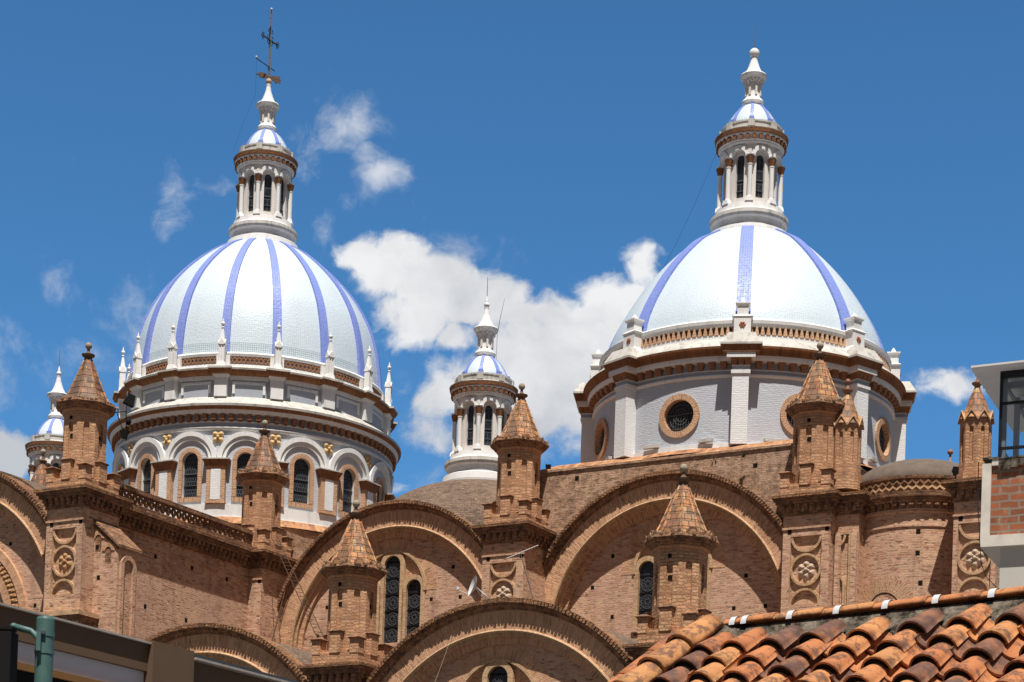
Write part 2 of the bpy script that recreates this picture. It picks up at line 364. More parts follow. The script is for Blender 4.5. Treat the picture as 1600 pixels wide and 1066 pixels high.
spire_mat('spire_tile_bright', [(.24, .105, .05), (.46, .185, .065), (.54, .235, .08), (.42, .16, .06), (.54, .32, .14)], .55)
# painted masonry
def paint(name, col, bw=.26, bh=.085, bst=.35, dirt=.25, mort=.012):
    m = MT(name, .75, .3); b = m.brick(m.uv(), col, tuple(x * .96 for x in col), tuple(x * .93 for x in col), bw, bh, mort, 0)
    g = m.noise(m.pos(), .9, 7, .7); c = m.mix(m.ramp(g, .5, .8, 0, dirt), b.outputs[0], (.30, .27, .23))
    sx = m.n('ShaderNodeMapping'); sx.inputs['Scale'].default_value = (3.2, 3.2, .35); m.l(m.pos(), sx.inputs[0])
    sk = m.noise(sx.outputs[0], 1.0, 6, .72); c = m.mix(m.ramp(sk, .50, .78, 0, dirt * 1.8), c, tuple(x * .45 for x in (.62, .58, .52)))
    g2 = m.noise(m.uv(1.2, 5), 1.6, 5, .75); c = m.mix(m.ramp(g2, .63, .75, 0, dirt * 1.3), c, (.14, .13, .12)); m.out(c)
    nb = m.noise(m.uv(1, 2.5), 5, 4, .6); hh = m.n('ShaderNodeMath', operation='MULTIPLY_ADD'); m.l(b.outputs['Fac'], hh.inputs[0]); hh.inputs[1].default_value = -.7; m.l(nb, hh.inputs[2])
    m.bump(hh.outputs[0], bst, .03)
paint('white_paint', (.78, .765, .745), bst=.12, dirt=.25)
paint('white_brick', (.80, .795, .79), bst=.6, dirt=.08)
paint('grey_paint', (.53, .55, .595), bst=.6, dirt=.10)
paint('grey_smooth', (.38, .405, .46), bst=.1, dirt=.12)
paint('cream_paint', (.74, .69, .64), bst=.06, dirt=.15)
paint('weathered_white', (.56, .53, .485), bst=.1, dirt=.85)
# dome mosaic
def mosaic(name, c1, c2, mo, t=.115, rough=.30, spec=.5, mort=.006, dirt=.12):
    m = MT(name, rough, spec); b = m.brick(m.uv(), c1, c2, mo, t, t, mort, 0, off=0., smooth=.0)
    g = m.noise(m.pos(), .5, 5, .6); c = m.mix(m.ramp(g, .4, .75, 0, dirt), b.outputs[0], tuple(x * .75 for x in c1)); m.out(c)
    sx = m.n('ShaderNodeMapping'); sx.inputs['Scale'].default_value = (1.5, 1.5, .18); m.l(m.pos(), sx.inputs[0])
    sk = m.noise(sx.outputs[0], 1.0, 7, .7); c = m.mix(m.ramp(sk, .50, .75, 0, .22), c, tuple(x * .62 for x in c1)); m.out(c)
    cell = m.brick(m.uv(), (0, 0, 0), (1, 1, 1), (0, 0, 0), t, t, mort, 0, off=0.)
    r = m.ramp(cell.outputs[0], 0, 1, rough - .07, rough + .13); m.l(r, m.b.inputs['Roughness'])
    sn = m.noise(m.uv(1 / t, 1 / t), .9, 1, .5); m.bump(sn, .15, .1)
mosaic('dome_mosaic', (.63, .71, .765), (.59, .675, .735), (.45, .53, .59), rough=.38, dirt=.16)
mosaic('dome_mosaic_netted', (.62, .71, .76), (.55, .64, .70), (.30, .36, .40), mort=.012, dirt=.3)
mosaic('rib_mosaic', (.20, .265, .66), (.145, .205, .58), (.28, .34, .60), t=.12, mort=.010, rough=.5, spec=.35)
# glass / leading
def leaded(name, w, h, line, glass=(.010, .013, .018), mort=.012):
    m = MT(name, .18, .5); b = m.brick(m.uv(), glass, tuple(x * 1.6 for x in glass), line, w, h, mort, 0)
    gn = m.noise(m.pos(), 2.6, 5, .7); m.out(m.mix(m.ramp(gn, .5, .72, 0, .8), b.outputs[0], (.055, .065, .075))); m.l(m.ramp(b.outputs['Fac'], 0, 1, .15, .7), m.b.inputs['Roughness'])
leaded('leaded_glass', .14, .21, (.06, .062, .065), mort=.016)
leaded('dark_glass', .9, .62, (.05, .05, .055), mort=.02)
leaded('stained_glass', .5, .62, (.015, .015, .017), glass=(.014, .015, .020), mort=.03)
def plain(name, col, rough=.7, spec=.3, metal=0., var=.25, scale=3.):
    m = MT(name, rough, spec); m.b.inputs['Metallic'].default_value = metal
    g = m.noise(m.pos(), scale, 5, .65); m.out(m.mix(m.ramp(g, .35, .75, 0, var), col, tuple(x * .45 for x in col))); return m
plain('old_render', (.15, .115, .09), .9, var=.6, scale=2.5)
plain('lead', (.095, .095, .10), .6)
plain('iron', (.045, .04, .038), .6, var=.5, scale=8)
plain('rusty_iron', (.14, .075, .045), .8, var=.5, scale=8)
plain('weathered_brown', (.16, .10, .065), .8, var=.5, scale=5)
plain('hole_dark', (.018, .014, .011), .95, 0, var=0)
plain('flower_gold', (.62, .42, .20), .7, var=.5, scale=7)
plain('flower_red', (.36, .13, .065), .7, var=.4, scale=7)
plain('stone_finial', (.36, .30, .22), .75, var=.6, scale=5)
plain('clay_finial', (.30, .15, .09), .7, var=.5, scale=5)
plain('terracotta_relief', (.46, .25, .12), .85, var=.5, scale=5)
plain('pale_relief', (.52, .38, .27), .85, var=.5, scale=5)
plain('dish_grey', (.62, .62, .62), .5, var=.1)
plain('antenna_alu', (.62, .60, .57), .45, var=.1)
plain('black_metal', (.012, .011, .010), .8, .1, var=.0)
plain('cable', (.03, .03, .035), .7, var=0)
plain('twine', (.35, .27, .2), .8, var=.2)
plain('leaf', (.06, .085, .03), .8, var=.5, scale=20)
plain('cast_ground', (.10, .088, .08), .95, var=.3, scale=1.)
plain('asphalt', (.05, .05, .052), .9, var=.3, scale=2.)
plain('paving', (.26, .24, .22), .9, var=.3, scale=2.)

# ------------------------------------------------------------------ cathedral frame
PHI = .51593
P0 = Vector((-15.2663, 112.8654, 0))
BAY = 14.6854
def B(s, t, z): return Vector((P0.x + s * cos(PHI) + t * sin(PHI), P0.y - s * sin(PHI) + t * cos(PHI), z))
CATH = thing('cathedral', 'brick cathedral with two large white and blue tiled domes, brick turrets and round arches', 'cathedral', P0, -PHI)
def flat(x, z, d): return (x, d, z)
def cyl(R): return lambda x, z, d: ((R - d) * sin(x / R), -(R - d) * cos(x / R), z)
def archpts(cx, w, z0, zs, n=14, rz=1.):
    return [(cx - w, z0)] + [(cx - w * cos(pi * k / n), zs + w * rz * sin(pi * k / n)) for k in range(n + 1)] + [(cx + w, z0)]

def ogive(pts, n=28):
    """smooth profile through points (Catmull-Rom)"""
    out = []
    for i in range(len(pts) - 1):
        p0, p1, p2, p3 = pts[max(i - 1, 0)], pts[i], pts[i + 1], pts[min(i + 2, len(pts) - 1)]
        for k in range(5):
            t = k / 5
            out.append(tuple(.5 * (2 * p1[a] + (-p0[a] + p2[a]) * t + (2 * p0[a] - 5 * p1[a] + 4 * p2[a] - p3[a]) * t * t + (-p0[a] + 3 * p1[a] - 3 * p2[a] + p3[a]) * t ** 3) for a in (0, 1)))
    return out + [pts[-1]]

def make_rib(prof, w0, w1, thick, n):
    mb = MB(); P = []
    for k, (r, z) in enumerate(prof):
        w = w0 + (w1 - w0) * k / (len(prof) - 1)
        P += [(-w, -(r + thick), z), (w, -(r + thick), z), (-w, -(r - .25), z), (w, -(r - .25), z)]
    i = mb.pts(P); vv = 0
    for k in range(len(prof) - 1):
        l = hypot(prof[k + 1][0] - prof[k][0], prof[k + 1][1] - prof[k][1]); a = i + 4 * k; b = a + 4
        mb.face((a, a + 1, b + 1, b), 'rib_mosaic', ((0, vv), (2 * w0, vv), (2 * w0, vv + l), (0, vv + l)), False)
        mb.face((a, b, b + 2, a + 2), 'rib_mosaic', ((0, vv), (0, vv + l), (.2, vv + l), (.2, vv)))
        mb.face((a + 1, a + 3, b + 3, b + 1), 'rib_mosaic', ((0, vv), (.2, vv), (.2, vv + l), (0, vv + l)))
        vv += l
    e = i + 4 * (len(prof) - 1); mb.face((e, e + 1, e + 3, e + 2), 'rib_mosaic'); mb.face((i, i + 2, i + 3, i + 1), 'rib_mosaic')
    return mb

# ---------------------------------------------------------------- lantern (heights relative to the brown ring)
def lantern(parent, s, zc, label, ball=4.57, ballr=.17, kind='plain', finial_scale=1.):
    mb = MB(); st = 'white_paint'
    mb.lathe([(2.0, -5.35), (2.03, -5.05), (1.98, -4.72), (1.86, -4.66)], st, 64)
    mb.lathe([(1.72, -4.66), (1.74, -4.3), (1.86, -4.22), (1.92, -4.1), (1.9, -3.93), (1.78, -3.86), (1.66, -3.78), (1.62, -3.5), (1.35, -3.48)], st, 64,
             mats=[st, st, 'weathered_white', 'weathered_white', 'weathered_white', st, st, st])
    Rw = 1.30; hw = pi * Rw / 8
    for k in range(8):
        mb.X = Matrix.Rotation(2 * pi * k / 8, 4, 'Z')
        mb.holed(cyl(Rw), -hw, hw, -3.5, -.45, archpts(0, .22, -3.2, -1.32, 10), .16, 'cream_paint', 'cream_paint', 2)
        # arch order on columns
        A = archpts(0, .36, -1.28, -1.27, 12)[1:-1]; Bq = archpts(0, .56, -1.28, -1.27, 12)[1:-1]
        mb.band(A, Bq, cyl(1.50), 0, .25, st)
        mb.fill([(-hw * 1.15, -.62)] + [(-.565 * cos(pi * j / 12), -1.27 + .565 * sin(pi * j / 12)) for j in range(13)] + [(hw * 1.15, -.62)], cyl(1.47), 0.02, 'cream_paint')
    mb.X = Matrix.Identity(4)
    mb.lathe([(1.3, -.66), (1.5, -.66), (1.55, -.58), (1.55, -.52), (1.6, -.5), (1.6, -.28), (1.72, -.26), (1.72, -.2), (1.76, -.17), (1.79, 0.0), (1.80, .03), (1.5, .14), (1.46, .16), (1.46, .42), (1.5, .43), (1.5, .5), (1.15, .52)],
             st, 64, mats=[st, st, st, st, 'cream_paint', st, st, 'brick_rust', 'brick_rust', 'weathered_white', 'weathered_white', st, 'weathered_white', 'weathered_white', 'weathered_white', 'weathered_white'])
    for k in range(32):
        mb.X = Matrix.Rotation(2 * pi * (k + .5) / 32, 4, 'Z'); mb.box(-.075, .075, -1.70, -1.58, -.49, -.27, 'brick_rust')
    for k in range(8):
        mb.X = Matrix.Rotation(2 * pi * (k + .5) / 8, 4, 'Z'); mb.box(-.16, .16, -1.56, -1.40, .17, .50, 'weathered_white')
        mb.taper(.2, .16, -3.49, .14, .13, -3.28, st, 0, -1.50)
        mb.taper(.15, .13, -1.32, .2, .18, -1.24, st, 0, -1.47)
    mb.X = Matrix.Identity(4)
    o = build('lantern', mb, parent, (s, 0, zc), 0, label)
    c = MB(); c.lathe([(.14, -3.28), (.115, -3.2), (.11, -1.75), (.13, -1.7), (.13, -1.66), (.12, -1.64), (.2, -1.34), (.21, -1.32)], st, 14, cx=0, cy=-1.47,
                      mats=[st, st, st, st, 'brick_rust', 'brick_rust', 'brick_rust'])
    col = build('column', c, o, (0, 0, 0), pi / 8); copies(col, o, [2 * pi * k / 8 for k in range(1, 8)])
    w = MB(); w.fill(archpts(0, .225, -3.2, -1.32, 10), cyl(Rw), .14, 'dark_glass'); w.band([(-.225, -2.35), (.225, -2.35)], [(-.225, -2.3), (.225, -2.3)], cyl(Rw), .1, .13, 'lead')
    w.band([(-.225, -2.85), (.225, -2.85)], [(-.225, -2.82), (.225, -2.82)], cyl(Rw), .1, .13, 'lead')
    wi = build('window', w, o); copies(wi, o, [2 * pi * k / 8 for k in range(1, 8)])
    # small dome with ribs
    d = MB(); pr = ogive([(1.22, .5), (1.17, .75), (1.0, 1.1), (.74, 1.45), (.42, 1.74)]); d.slathe(pr, 'dome_mosaic', 48); dome = build('small_dome', d, o)
    rb = make_rib(pr, .11, .07, .05, 8); rb.box(-.13, .13, -1.34, -1.1, .52, .72, 'rib_mosaic')
    r = build('rib', rb, o, (0, 0, 0), pi / 8); copies(r, o, [2 * pi * k / 8 for k in range(1, 8)])
    # finial
    q = MB(); q.lathe([(.44, 1.68), (.54, 1.78), (.56, 1.9), (.48, 2.02), (.40, 2.08), (.36, 2.2), (.34, 2.35), (.34, 2.85)], st, 24)
    for k in range(8):
        q.X = Matrix.Rotation(2 * pi * k / 8, 4, 'Z'); q.box(-.05, .05, -.42, -.33, 2.2, 2.78, 'cream_paint'); 
        for kk in (-1, 1): q.box(kk * .09 - .04, kk * .09 + .04, -.5, -.33, 2.86, 2.97, st)
    q.X = Matrix.Identity(4)
    q.lathe([(.34, 2.85), (.42, 2.9), (.5, 3.0), (.62, 3.08), (.66, 3.2), (.62, 3.26), (.46, 3.3), (.30, 3.6), (.18, 3.95), (.12, 4.25), (.13, ball - ballr * .9)], st, 24)
    q.ball((0, 0, ball), ballr, st if kind != 'cross' else 'pale_relief', 16)
    if kind in ('tip', 'plain'):
        q.lathe([(.09, ball + ballr * .9), (.07, ball + ballr + .1), (.02, ball + ballr + .3)], st, 10)
    build('finial', q, o)
    if kind != 'cross':
        r = MB(); r.tube([(0, 0, ball), (0, 0, ball + 1.45)], .022, 'iron', 6, .012); build('lightning_rod', r, o)
    return o

# ---------------------------------------------------------------- left great dome
domeL = [(6.9, 34.3), (6.88, 35.3), (6.68, 36.8), (6.33, 38.1), (5.93, 39.0), (5.42, 39.85), (4.95, 40.45), (4.4, 41.05), (3.8, 41.62), (3.22, 42.1), (2.6, 42.55), (1.95, 42.9)]
def great_dome(s, prof, nr, phase, znet, label, rw, rt_):
    pr = ogive(prof); mb = MB()
    k = max(i for i, p in enumerate(pr) if p[1] <= znet) if znet else 0
    mb.slathe(pr[k:], 'dome_mosaic', 128)
    if k: mb.slathe(pr[:k + 1], 'dome_mosaic_netted', 128)
    o = build('dome', mb, CATH, (s, 0, 0), 0, label)
    r = build('rib', make_rib(pr, rw, rw * rt_, .13, 0), o, (0, 0, 0), phase); copies(r, o, [2 * pi * j / nr for j in range(1, nr)])
    return o
great_dome(0, domeL, 16, 0, 35.75, 'large pointed dome of white mosaic with sixteen blue ribs', .25, .62)
lanL = lantern(CATH, 0, 47.9, 'tall white lantern carrying an iron cross and weather vane', 4.57, .17, 'cross')
# cross, vane, bar, wires on the left lantern
cr_ = MB()
for a in (0, 2 * pi / 3, 4 * pi / 3): cr_.tube([(.06 * cos(a), .06 * sin(a), 4.7), (.05 * cos(a), .05 * sin(a), 8.6)], .028, 'iron', 4)
for k in range(26): cr_.tube([(.06 * cos(k * 2.1), .06 * sin(k * 2.1), 4.8 + k * .15), (.06 * cos(k * 2.1 + 2.1), .06 * sin(k * 2.1 + 2.1), 4.95 + k * .15)], .010, 'iron', 4)
cr_.ball((0, 0, 8.66), .07, 'dish_grey', 8)
zc_ = 6.9
for sg in (-1, 1):
    cr_.tube([(0, 0, zc_), (0, sg * .62, zc_)], .05, 'iron', 4)
    for (dy, dz, r) in ((sg * .74, 0, .09), (sg * .66, .11, .08), (sg * .66, -.11, .08), (sg * .15, .15, .10), (sg * .15, -.15, .10)):
        cr_.tube([(0, dy + r * cos(a * pi / 6), zc_ + dz + r * sin(a * pi / 6)) for a in range(0, 11)], .026, 'iron', 4)
for (dy, dz, r) in ((-.12, .52, .09), (.12, .52, .09), (0, .68, .09)): cr_.tube([(0, dy + r * cos(a * pi / 6), zc_ + dz + r * sin(a * pi / 6)) for a in range(0, 12)], .026, 'iron', 4)
build('cross', cr_, lanL)
vn = MB(); fish = [(-1.55, .0), (-1.15, .2), (-.6, .24), (-.2, .14), (.3, .12), (.6, .22), (.95, .2), (1.05, .28), (1.35, .24), (1.3, .08), (1.5, .0), (1.25, -.04), (1.45, -.22), (1.05, -.18), (.95, -.3), (.6, -.14), (.0, -.08), (-.6, -.12), (-1.0, -.2), (-1.1, -.08)]
vn.X = Matrix.Rotation(radians(59.6), 4, 'Z'); vn.extr([(x * .50, 4.80 + z * .8) for x, z in fish], -.025, .025, 'weathered_brown')
vn.tube([(-.8, 0, 4.80), (.7, 0, 4.80)], .03, 'weathered_brown', 5); build('weather_vane', vn, lanL)
br = MB(); br.tube([(0, -1.2, 5.38), (0, .5, 5.38)], .028, 'iron', 5); br.ball((0, -1.2, 5.46), .06, 'dish_grey', 8); br.tube([(0, -1.2, 5.4), (-.05, -1.1, 4.4), (-.3, -.8, 3.6), (-.9, -1.2, 1.6), (-1.2, -1.4, .3)], .005, 'cable', 3); build('crossbar', br, lanL)

# drum
dr = MB(); Rw = 7.55; hw = pi * Rw / 16; z0, z1 = 26.87, 30.75; wp = 'white_paint'
for k in range(16):
    dr.X = Matrix.Rotation(2 * pi * (k + .5) / 16, 4, 'Z')
    dr.holed(cyl(Rw), -hw, hw, z0, z1, archpts(0, .45, 27.28, 29.17, 14), .3, 'grey_paint', 'cream_paint', 3)
    for (ra, rb_, d0, d1) in ((1.22, 1.46, -.20, .02), (1.02, 1.22, -.12, .02)):
        dr.band(archpts(0, ra, 29.2, 29.22, 22)[1:-1], archpts(0, rb_, 29.2, 29.22, 22)[1:-1], cyl(Rw), d0, d1, wp)
    dr.tint = .5
dr.X = Matrix.Identity(4)
prof = [(8.25, 25.75), (7.78, 26.2), (7.72, 26.22), (7.72, 26.85), (7.5, 26.87)]
dr.lathe(prof, wp, 128, mats=['coping_tile', wp, wp, wp])
prof = [(7.55, 30.74), (7.66, 30.76), (7.70, 30.86), (7.64, 30.93), (7.58, 30.94), (7.58, 31.14), (7.66, 31.16), (7.66, 31.22), (7.6, 31.23), (7.6, 31.55), (7.86, 31.56), (7.92, 31.66), (7.96, 31.74), (8.02, 31.76), (8.10, 31.90), (8.12, 32.02), (7.95, 32.12), (7.25, 32.60),
        (7.25, 33.70), (7.5, 33.72), (7.58, 33.82), (7.64, 33.93), (7.66, 34.02), (7.3, 34.16), (7.08, 34.17), (7.08, 34.36), (7.03, 34.37), (7.03, 34.77), (7.12, 34.78), (7.16, 34.9), (7.1, 35.0), (6.8, 35.03)]
mats = [wp, wp, wp, wp, 'grey_smooth', wp, wp, wp, 'grey_smooth', wp, wp, wp, 'brick_rust', 'brick_rust', 'weathered_white', 'weathered_white', 'weathered_white',
        'grey_smooth', 'brick_rust', 'brick_rust', 'brick_rust', 'weathered_white', 'weathered_white', wp, wp, wp, wp, wp, wp, wp, wp]
mats[25] = 'cream_paint'; mats[26] = 'hole_dark' if False else 'grey_smooth'
dr.lathe(prof, wp, 128, mats=mats)
nd = 104
for k in range(nd):
    dr.X = Matrix.Rotation(2 * pi * k / nd, 4, 'Z'); dr.box(-.12, .12, -7.84, -7.58, 31.26, 31.54, 'brick_red'); dr.box(-.085, .085, -7.74, -7.58, 31.17, 31.255, 'brick_red')
# brown cornice blocks and attic piers over each pilaster, panels between
for k in range(16):
    dr.X = Matrix.Rotation(2 * pi * k / 16, 4, 'Z')
    dr.taper(.50, .2, 33.70, .62, .3, 33.93, 'brick_rust', 0, -7.56); dr.box(-.63, .63, -7.88, -7.2, 33.93, 34.03, 'weathered_white')
    dr.taper(.33, .2, 32.55, .33, .2, 33.52, wp, 0, -7.34); dr.taper(.33, .2, 33.52, .45, .28, 33.69, wp, 0, -7.34)
    dr.box(-.36, .36, -7.2, -6.98, 34.17, 34.78, wp)
    dr.X = Matrix.Rotation(2 * pi * (k + .5) / 16, 4, 'Z')
    f = cyl(7.25); o1 = [(-.85, 32.75), (-.85, 33.38), (.85, 33.38), (.85, 32.75)]; o2 = [(-.72, 32.75), (-.72, 33.26), (.72, 33.26), (.72, 32.75)]
    dr.band(o2, o1, f, -.08, 0, wp); dr.band([(-1.0, 33.48), (-.3, 33.48), (.3, 33.48), (1.0, 33.48)], [(-1.0, 33.69), (-.3, 33.69), (.3, 33.69), (1.0, 33.69)], f, -.06, 0, wp)
    # open zigzag brick parapet band
    f = cyl(7.08); n = 9
    for row, (za, zb) in enumerate(((34.38, 34.58), (34.57, 34.76))):
        P = []
        for j in range(2 * n + 1):
            x = -1.02 + 2.04 * j / (2 * n); P.append((x, za if (j + row) % 2 == 0 else zb - .07))
        dr.band(P, [(x, z + .085) for x, z in P], f, -.02, .05, 'brick_red')
dr.X = Matrix.Identity(4)
dL = build('drum', dr, CATH, (0, 0, 0), 0, 'white and grey drum with arched windows and brick pilasters under the sixteen ribbed dome')
w = MB(); f = cyl(Rw); w.fill(archpts(0, .455, 27.27, 29.17, 14), f, .2, 'leaded_glass')
w.band(archpts(0, .45, 27.28, 29.17, 16), archpts(0, .68, 27.28, 29.17, 16), f, -.07, .03, 'brick_frame')
w.band([(-.68, 27.02), (.68, 27.02)], [(-.68, 27.27), (.68, 27.27)], f, -.07, .03, 'brick_frame')
for zz in (27.9, 28.5, 29.1): w.band([(-.45, zz), (.45, zz)], [(-.45, zz + .03), (.45, zz + .03)], f, .14, .19, 'lead')
w0 = build('window', w, dL, (0, 0, 0), pi / 16); copies(w0, dL, [2 * pi * k / 16 for k in range(1, 16)])
pl = MB(); pl.box(-.50, .50, -7.80, -7.5, 26.95, 28.72, 'brick_frame'); pl.box(-.26, .26, -7.812, -7.79, 27.08, 28.68, 'white_brick')
pl.box(-.54, .54, -7.84, -7.5, 26.875, 26.95, 'brick_frame'); pl.taper(.52, .16, 28.72, .70, .30, 29.14, 'brick_rust', 0, -7.68); pl.box(-.73, .73, -8.01, -7.5, 29.14, 29.2, 'weathered_white')
p0 = build('pilaster', pl, dL); copies(p0, dL, [2 * pi * k / 16 for k in range(1, 16)])
def petals(mb, y, z, r, mat, n=4, core=None, ph=pi / 4):
    for k in range(n):
        a = ph + 2 * pi * k / n; c = (r * .52 * cos(a), z + r * .52 * sin(a))
        i = mb.pts([(c[0] + r * (.52 * cos(t) * cos(a) - .46 * sin(t) * sin(a)), y + .02, c[1] + r * (.52 * cos(t) * sin(a) + .46 * sin(t) * cos(a))) for t in [2 * pi * j / 8 for j in range(8)]] + [(c[0] + r * .1 * cos(a), y - r * .28, c[1] + r * .1 * sin(a))])
        for j in range(8): mb.face((i + j, i + (j + 1) % 8, i + 8), mat)
    mb.ball((0, y - r * .1, z), r * .24, core or mat, 8)
fl = MB(); petals(fl, -7.62, 30.38, .36, 'flower_gold'); f0 = build('rosette', fl, dL); copies(f0, dL, [2 * pi * k / 16 for k in range(1, 16)])
pn = MB(); pn.taper(.26, .22, 34.05, .15, .15, 34.42, wp, 0, -7.42); pn.box(-.13, .13, -7.55, -7.29, 34.42, 35.3, wp)
for sx in (-.14, 0, .14):
    pn.box(sx - .022, sx + .022, -7.58, -7.26, 34.42, 35.22, wp)
for a in range(4):
    pn.X = Matrix.Translation((0, -7.42, 0)) @ Matrix.Rotation(a * pi / 2, 4, 'Z'); pn.extr([(-.19, 35.24), (.19, 35.24), (.2, 35.3), (0, 35.56), (-.2, 35.3)], -.19, -.12, wp)
pn.X = Matrix.Identity(4); pn.taper(.165, .165, 35.3, .04, .04, 36.15, wp, 0, -7.42)
pn.lathe([(.05, 36.1), (.09, 36.16), (.05, 36.22)], wp, 8, cx=0, cy=-7.42); pn.ball((0, -7.42, 36.36), .115, wp, 10); pn.lathe([(.04, 36.45), (.05, 36.5), (.005, 36.68)], wp, 6, cx=0, cy=-7.42)
q0 = build('pinnacle', pn, dL); copies(q0, dL, [2 * pi * k / 16 for k in range(1, 16)])

# ---------------------------------------------------------------- right great dome
S2 = 2 * BAY
domeR = [(6.74, 32.3), (6.58, 33.3), (6.17, 34.3), (5.6, 35.3), (5.0, 36.2), (4.35, 37.0), (3.68, 37.7), (3.0, 38.3), (2.08, 38.85)]
great_dome(S2, domeR, 8, pi / 8, 0, 'large white mosaic dome with eight broad blue ribs', .34, .86)
lanR = lantern(CATH, S2, 43.78, 'white lantern with brown ring on the eight ribbed dome', 4.36, .25, 'rod')
d2 = MB(); Rv = 7.17; hw = pi * Rv / 8
NO = 40
for k in range(8):
    d2.X = Matrix.Rotation(2 * pi * k / 8, 4, 'Z')
    d2.holed(cyl(Rv), -hw, hw, 27.05, 30.04, [(.74 * cos(2 * pi * j / NO), 28.45 + .74 * sin(2 * pi * j / NO)) for j in range(NO)], .3, 'grey_paint', 'brick_frame', 6)
    d2.box(-1.75, -.95, -7.30, -7.1, 27.10, 27.24, 'weathered_white'); d2.box(1.05, 1.7, -7.30, -7.1, 27.10, 27.24, 'weathered_white')
d2.X = Matrix.Identity(4)
d2.lathe([(7.9, 26.5), (7.3, 26.85), (7.27, 26.86), (7.27, 27.06), (7.15, 27.07)], wp, 128, mats=['coping_tile', wp, wp, wp])
prof = [(7.17, 30.03), (7.26, 30.05), (7.30, 30.13), (7.26, 30.18), (7.2, 30.19), (7.2, 30.33), (7.26, 30.34), (7.26, 30.38), (7.2, 30.39), (7.2, 30.68), (7.5, 30.70), (7.54, 30.80), (7.56, 30.92), (7.62, 30.94), (7.66, 31.1), (7.76, 31.2), (7.78, 31.30), (7.70, 31.40), (7.2, 31.80), (6.98, 31.86),
        (6.98, 32.04), (6.86, 32.05), (6.86, 32.42), (6.98, 32.43), (7.03, 32.55), (7.05, 32.70), (6.95, 32.78), (6.62, 32.80)]
mats = [wp, wp, wp, wp, 'grey_smooth', wp, wp, wp, 'grey_smooth', wp, wp, wp, 'brick_rust', 'brick_rust', 'brick_rust', 'brick_rust', 'weathered_white', 'weathered_white', 'weathered_white', wp, wp, 'weathered_brown', wp, wp, wp, wp, wp]
d2.lathe(prof, wp, 128, mats=mats)
for k in range(88):
    d2.X = Matrix.Rotation(2 * pi * k / 88, 4, 'Z'); d2.taper(.10, .10, 30.40, .16, .16, 30.69, 'brick_red', 0, -7.32)
for k in range(168):
    d2.X = Matrix.Rotation(2 * pi * k / 168, 4, 'Z'); d2.taper(.095, .07, 32.05, .035, .05, 32.42, 'brick_frame', 0, -6.94)
d2.X = Matrix.Identity(4)
dR = build('drum', d2, CATH, (S2, 0, 0), 0, 'grey drum with round windows and white pilasters under the eight ribbed dome')
pl = MB()
pl.box(-.37, .37, -7.80, -7.1, 26.87, 30.03, 'white_brick'); pl.box(-.43, .43, -7.86, -7.1, 30.03, 30.19, wp); pl.box(-.37, .37, -7.80, -7.1, 30.19, 30.36, 'grey_smooth'); pl.box(-.40, .40, -7.83, -7.1, 30.36, 30.41, wp)
for x in (-.3, 0, .3): pl.taper(.11, .2, 30.41, .16, .28, 30.70, 'brick_red', x, -7.70)
pl.box(-.44, .44, -7.75, -7.1, 30.42, 30.69, 'brick_red'); pl.box(-.64, .64, -8.05, -7.1, 30.70, 30.93, wp); pl.taper(.80, .5, 30.93, .90, .56, 31.24, 'brick_rust', 0, -7.6); pl.box(-.94, .94, -8.22, -7.2, 31.24, 31.33, 'weathered_white')
pl.taper(.86, .5, 31.33, .6, .2, 31.86, 'weathered_white', 0, -7.7)
pl.X = Matrix.Translation((0, 0, 0))
p0 = build('pilaster', pl, dR, (0, 0, 0), pi / 8); copies(p0, dR, [2 * pi * k / 8 for k in range(1, 8)])
pd = MB(); pd.taper(.50, .34, 31.80, .38, .28, 32.02, wp, 0, -7.16); pd.box(-.38, .38, -7.44, -6.8, 32.02, 32.66, wp); pd.taper(.40, .30, 32.66, .47, .36, 32.74, wp, 0, -7.12); pd.taper(.47, .36, 32.74, .3, .26, 32.84, wp, 0, -7.12)
pd.box(-.25, .25, -7.36, -6.88, 32.84, 33.24, wp); pd.taper(.27, .26, 33.24, .34, .32, 33.32, wp, 0, -7.12); pd.box(-.34, .34, -7.44, -6.80, 33.32, 33.38, wp); pd.taper(.16, .16, 33.38, .02, .02, 33.66, wp, 0, -7.12)
petals(pd, -7.45, 32.34, .17, 'flower_red', 6, 'flower_red', 0); pd.lathe([(.2, -7.455), (.2, -7.455)], wp, 4)
q0 = build('pedestal', pd, dR, (0, 0, 0), pi / 8); copies(q0, dR, [2 * pi * k / 8 for k in range(1, 8)])
ow = MB(); f = cyl(Rv); C0 = [(cos(2 * pi * j / NO), sin(2 * pi * j / NO)) for j in range(NO)]
ow.band([(.73 * x, 28.45 + .73 * z) for x, z in C0], [(1.0 * x, 28.45 + 1.0 * z) for x, z in C0], f, -.1, .03, 'brick_frame', True)
ow.fill([(.75 * x, 28.45 + .75 * z) for x, z in C0], f, .22, 'dark_glass')
for r in (.2, .34, .56): ow.band([(r * x, 28.45 + r * z) for x, z in C0], [((r + .025) * x, 28.45 + (r + .025) * z) for x, z in C0], f, .16, .2, 'lead', True)
for j in range(-5, 6):
    x = j * .13; h = sqrt(max(0, .73 ** 2 - x * x)); ow.band([(x, 28.45 - h), (x, 28.45 + h)], [(x + .014, 28.45 - h), (x + .014, 28.45 + h)], f, .17, .2, 'lead')
    ow.band([(-h, 28.45 + x), (h, 28.45 + x)], [(-h, 28.464 + x), (h, 28.464 + x)], f, .17, .2, 'lead')
ow.band([(-.73, 28.5), (.73, 28.56)], [(-.73, 28.55), (.73, 28.61)], f, .12, .15, 'lead')
o0 = build('round_window', ow, dR); copies(o0, dR, [2 * pi * k / 8 for k in range(1, 8)])

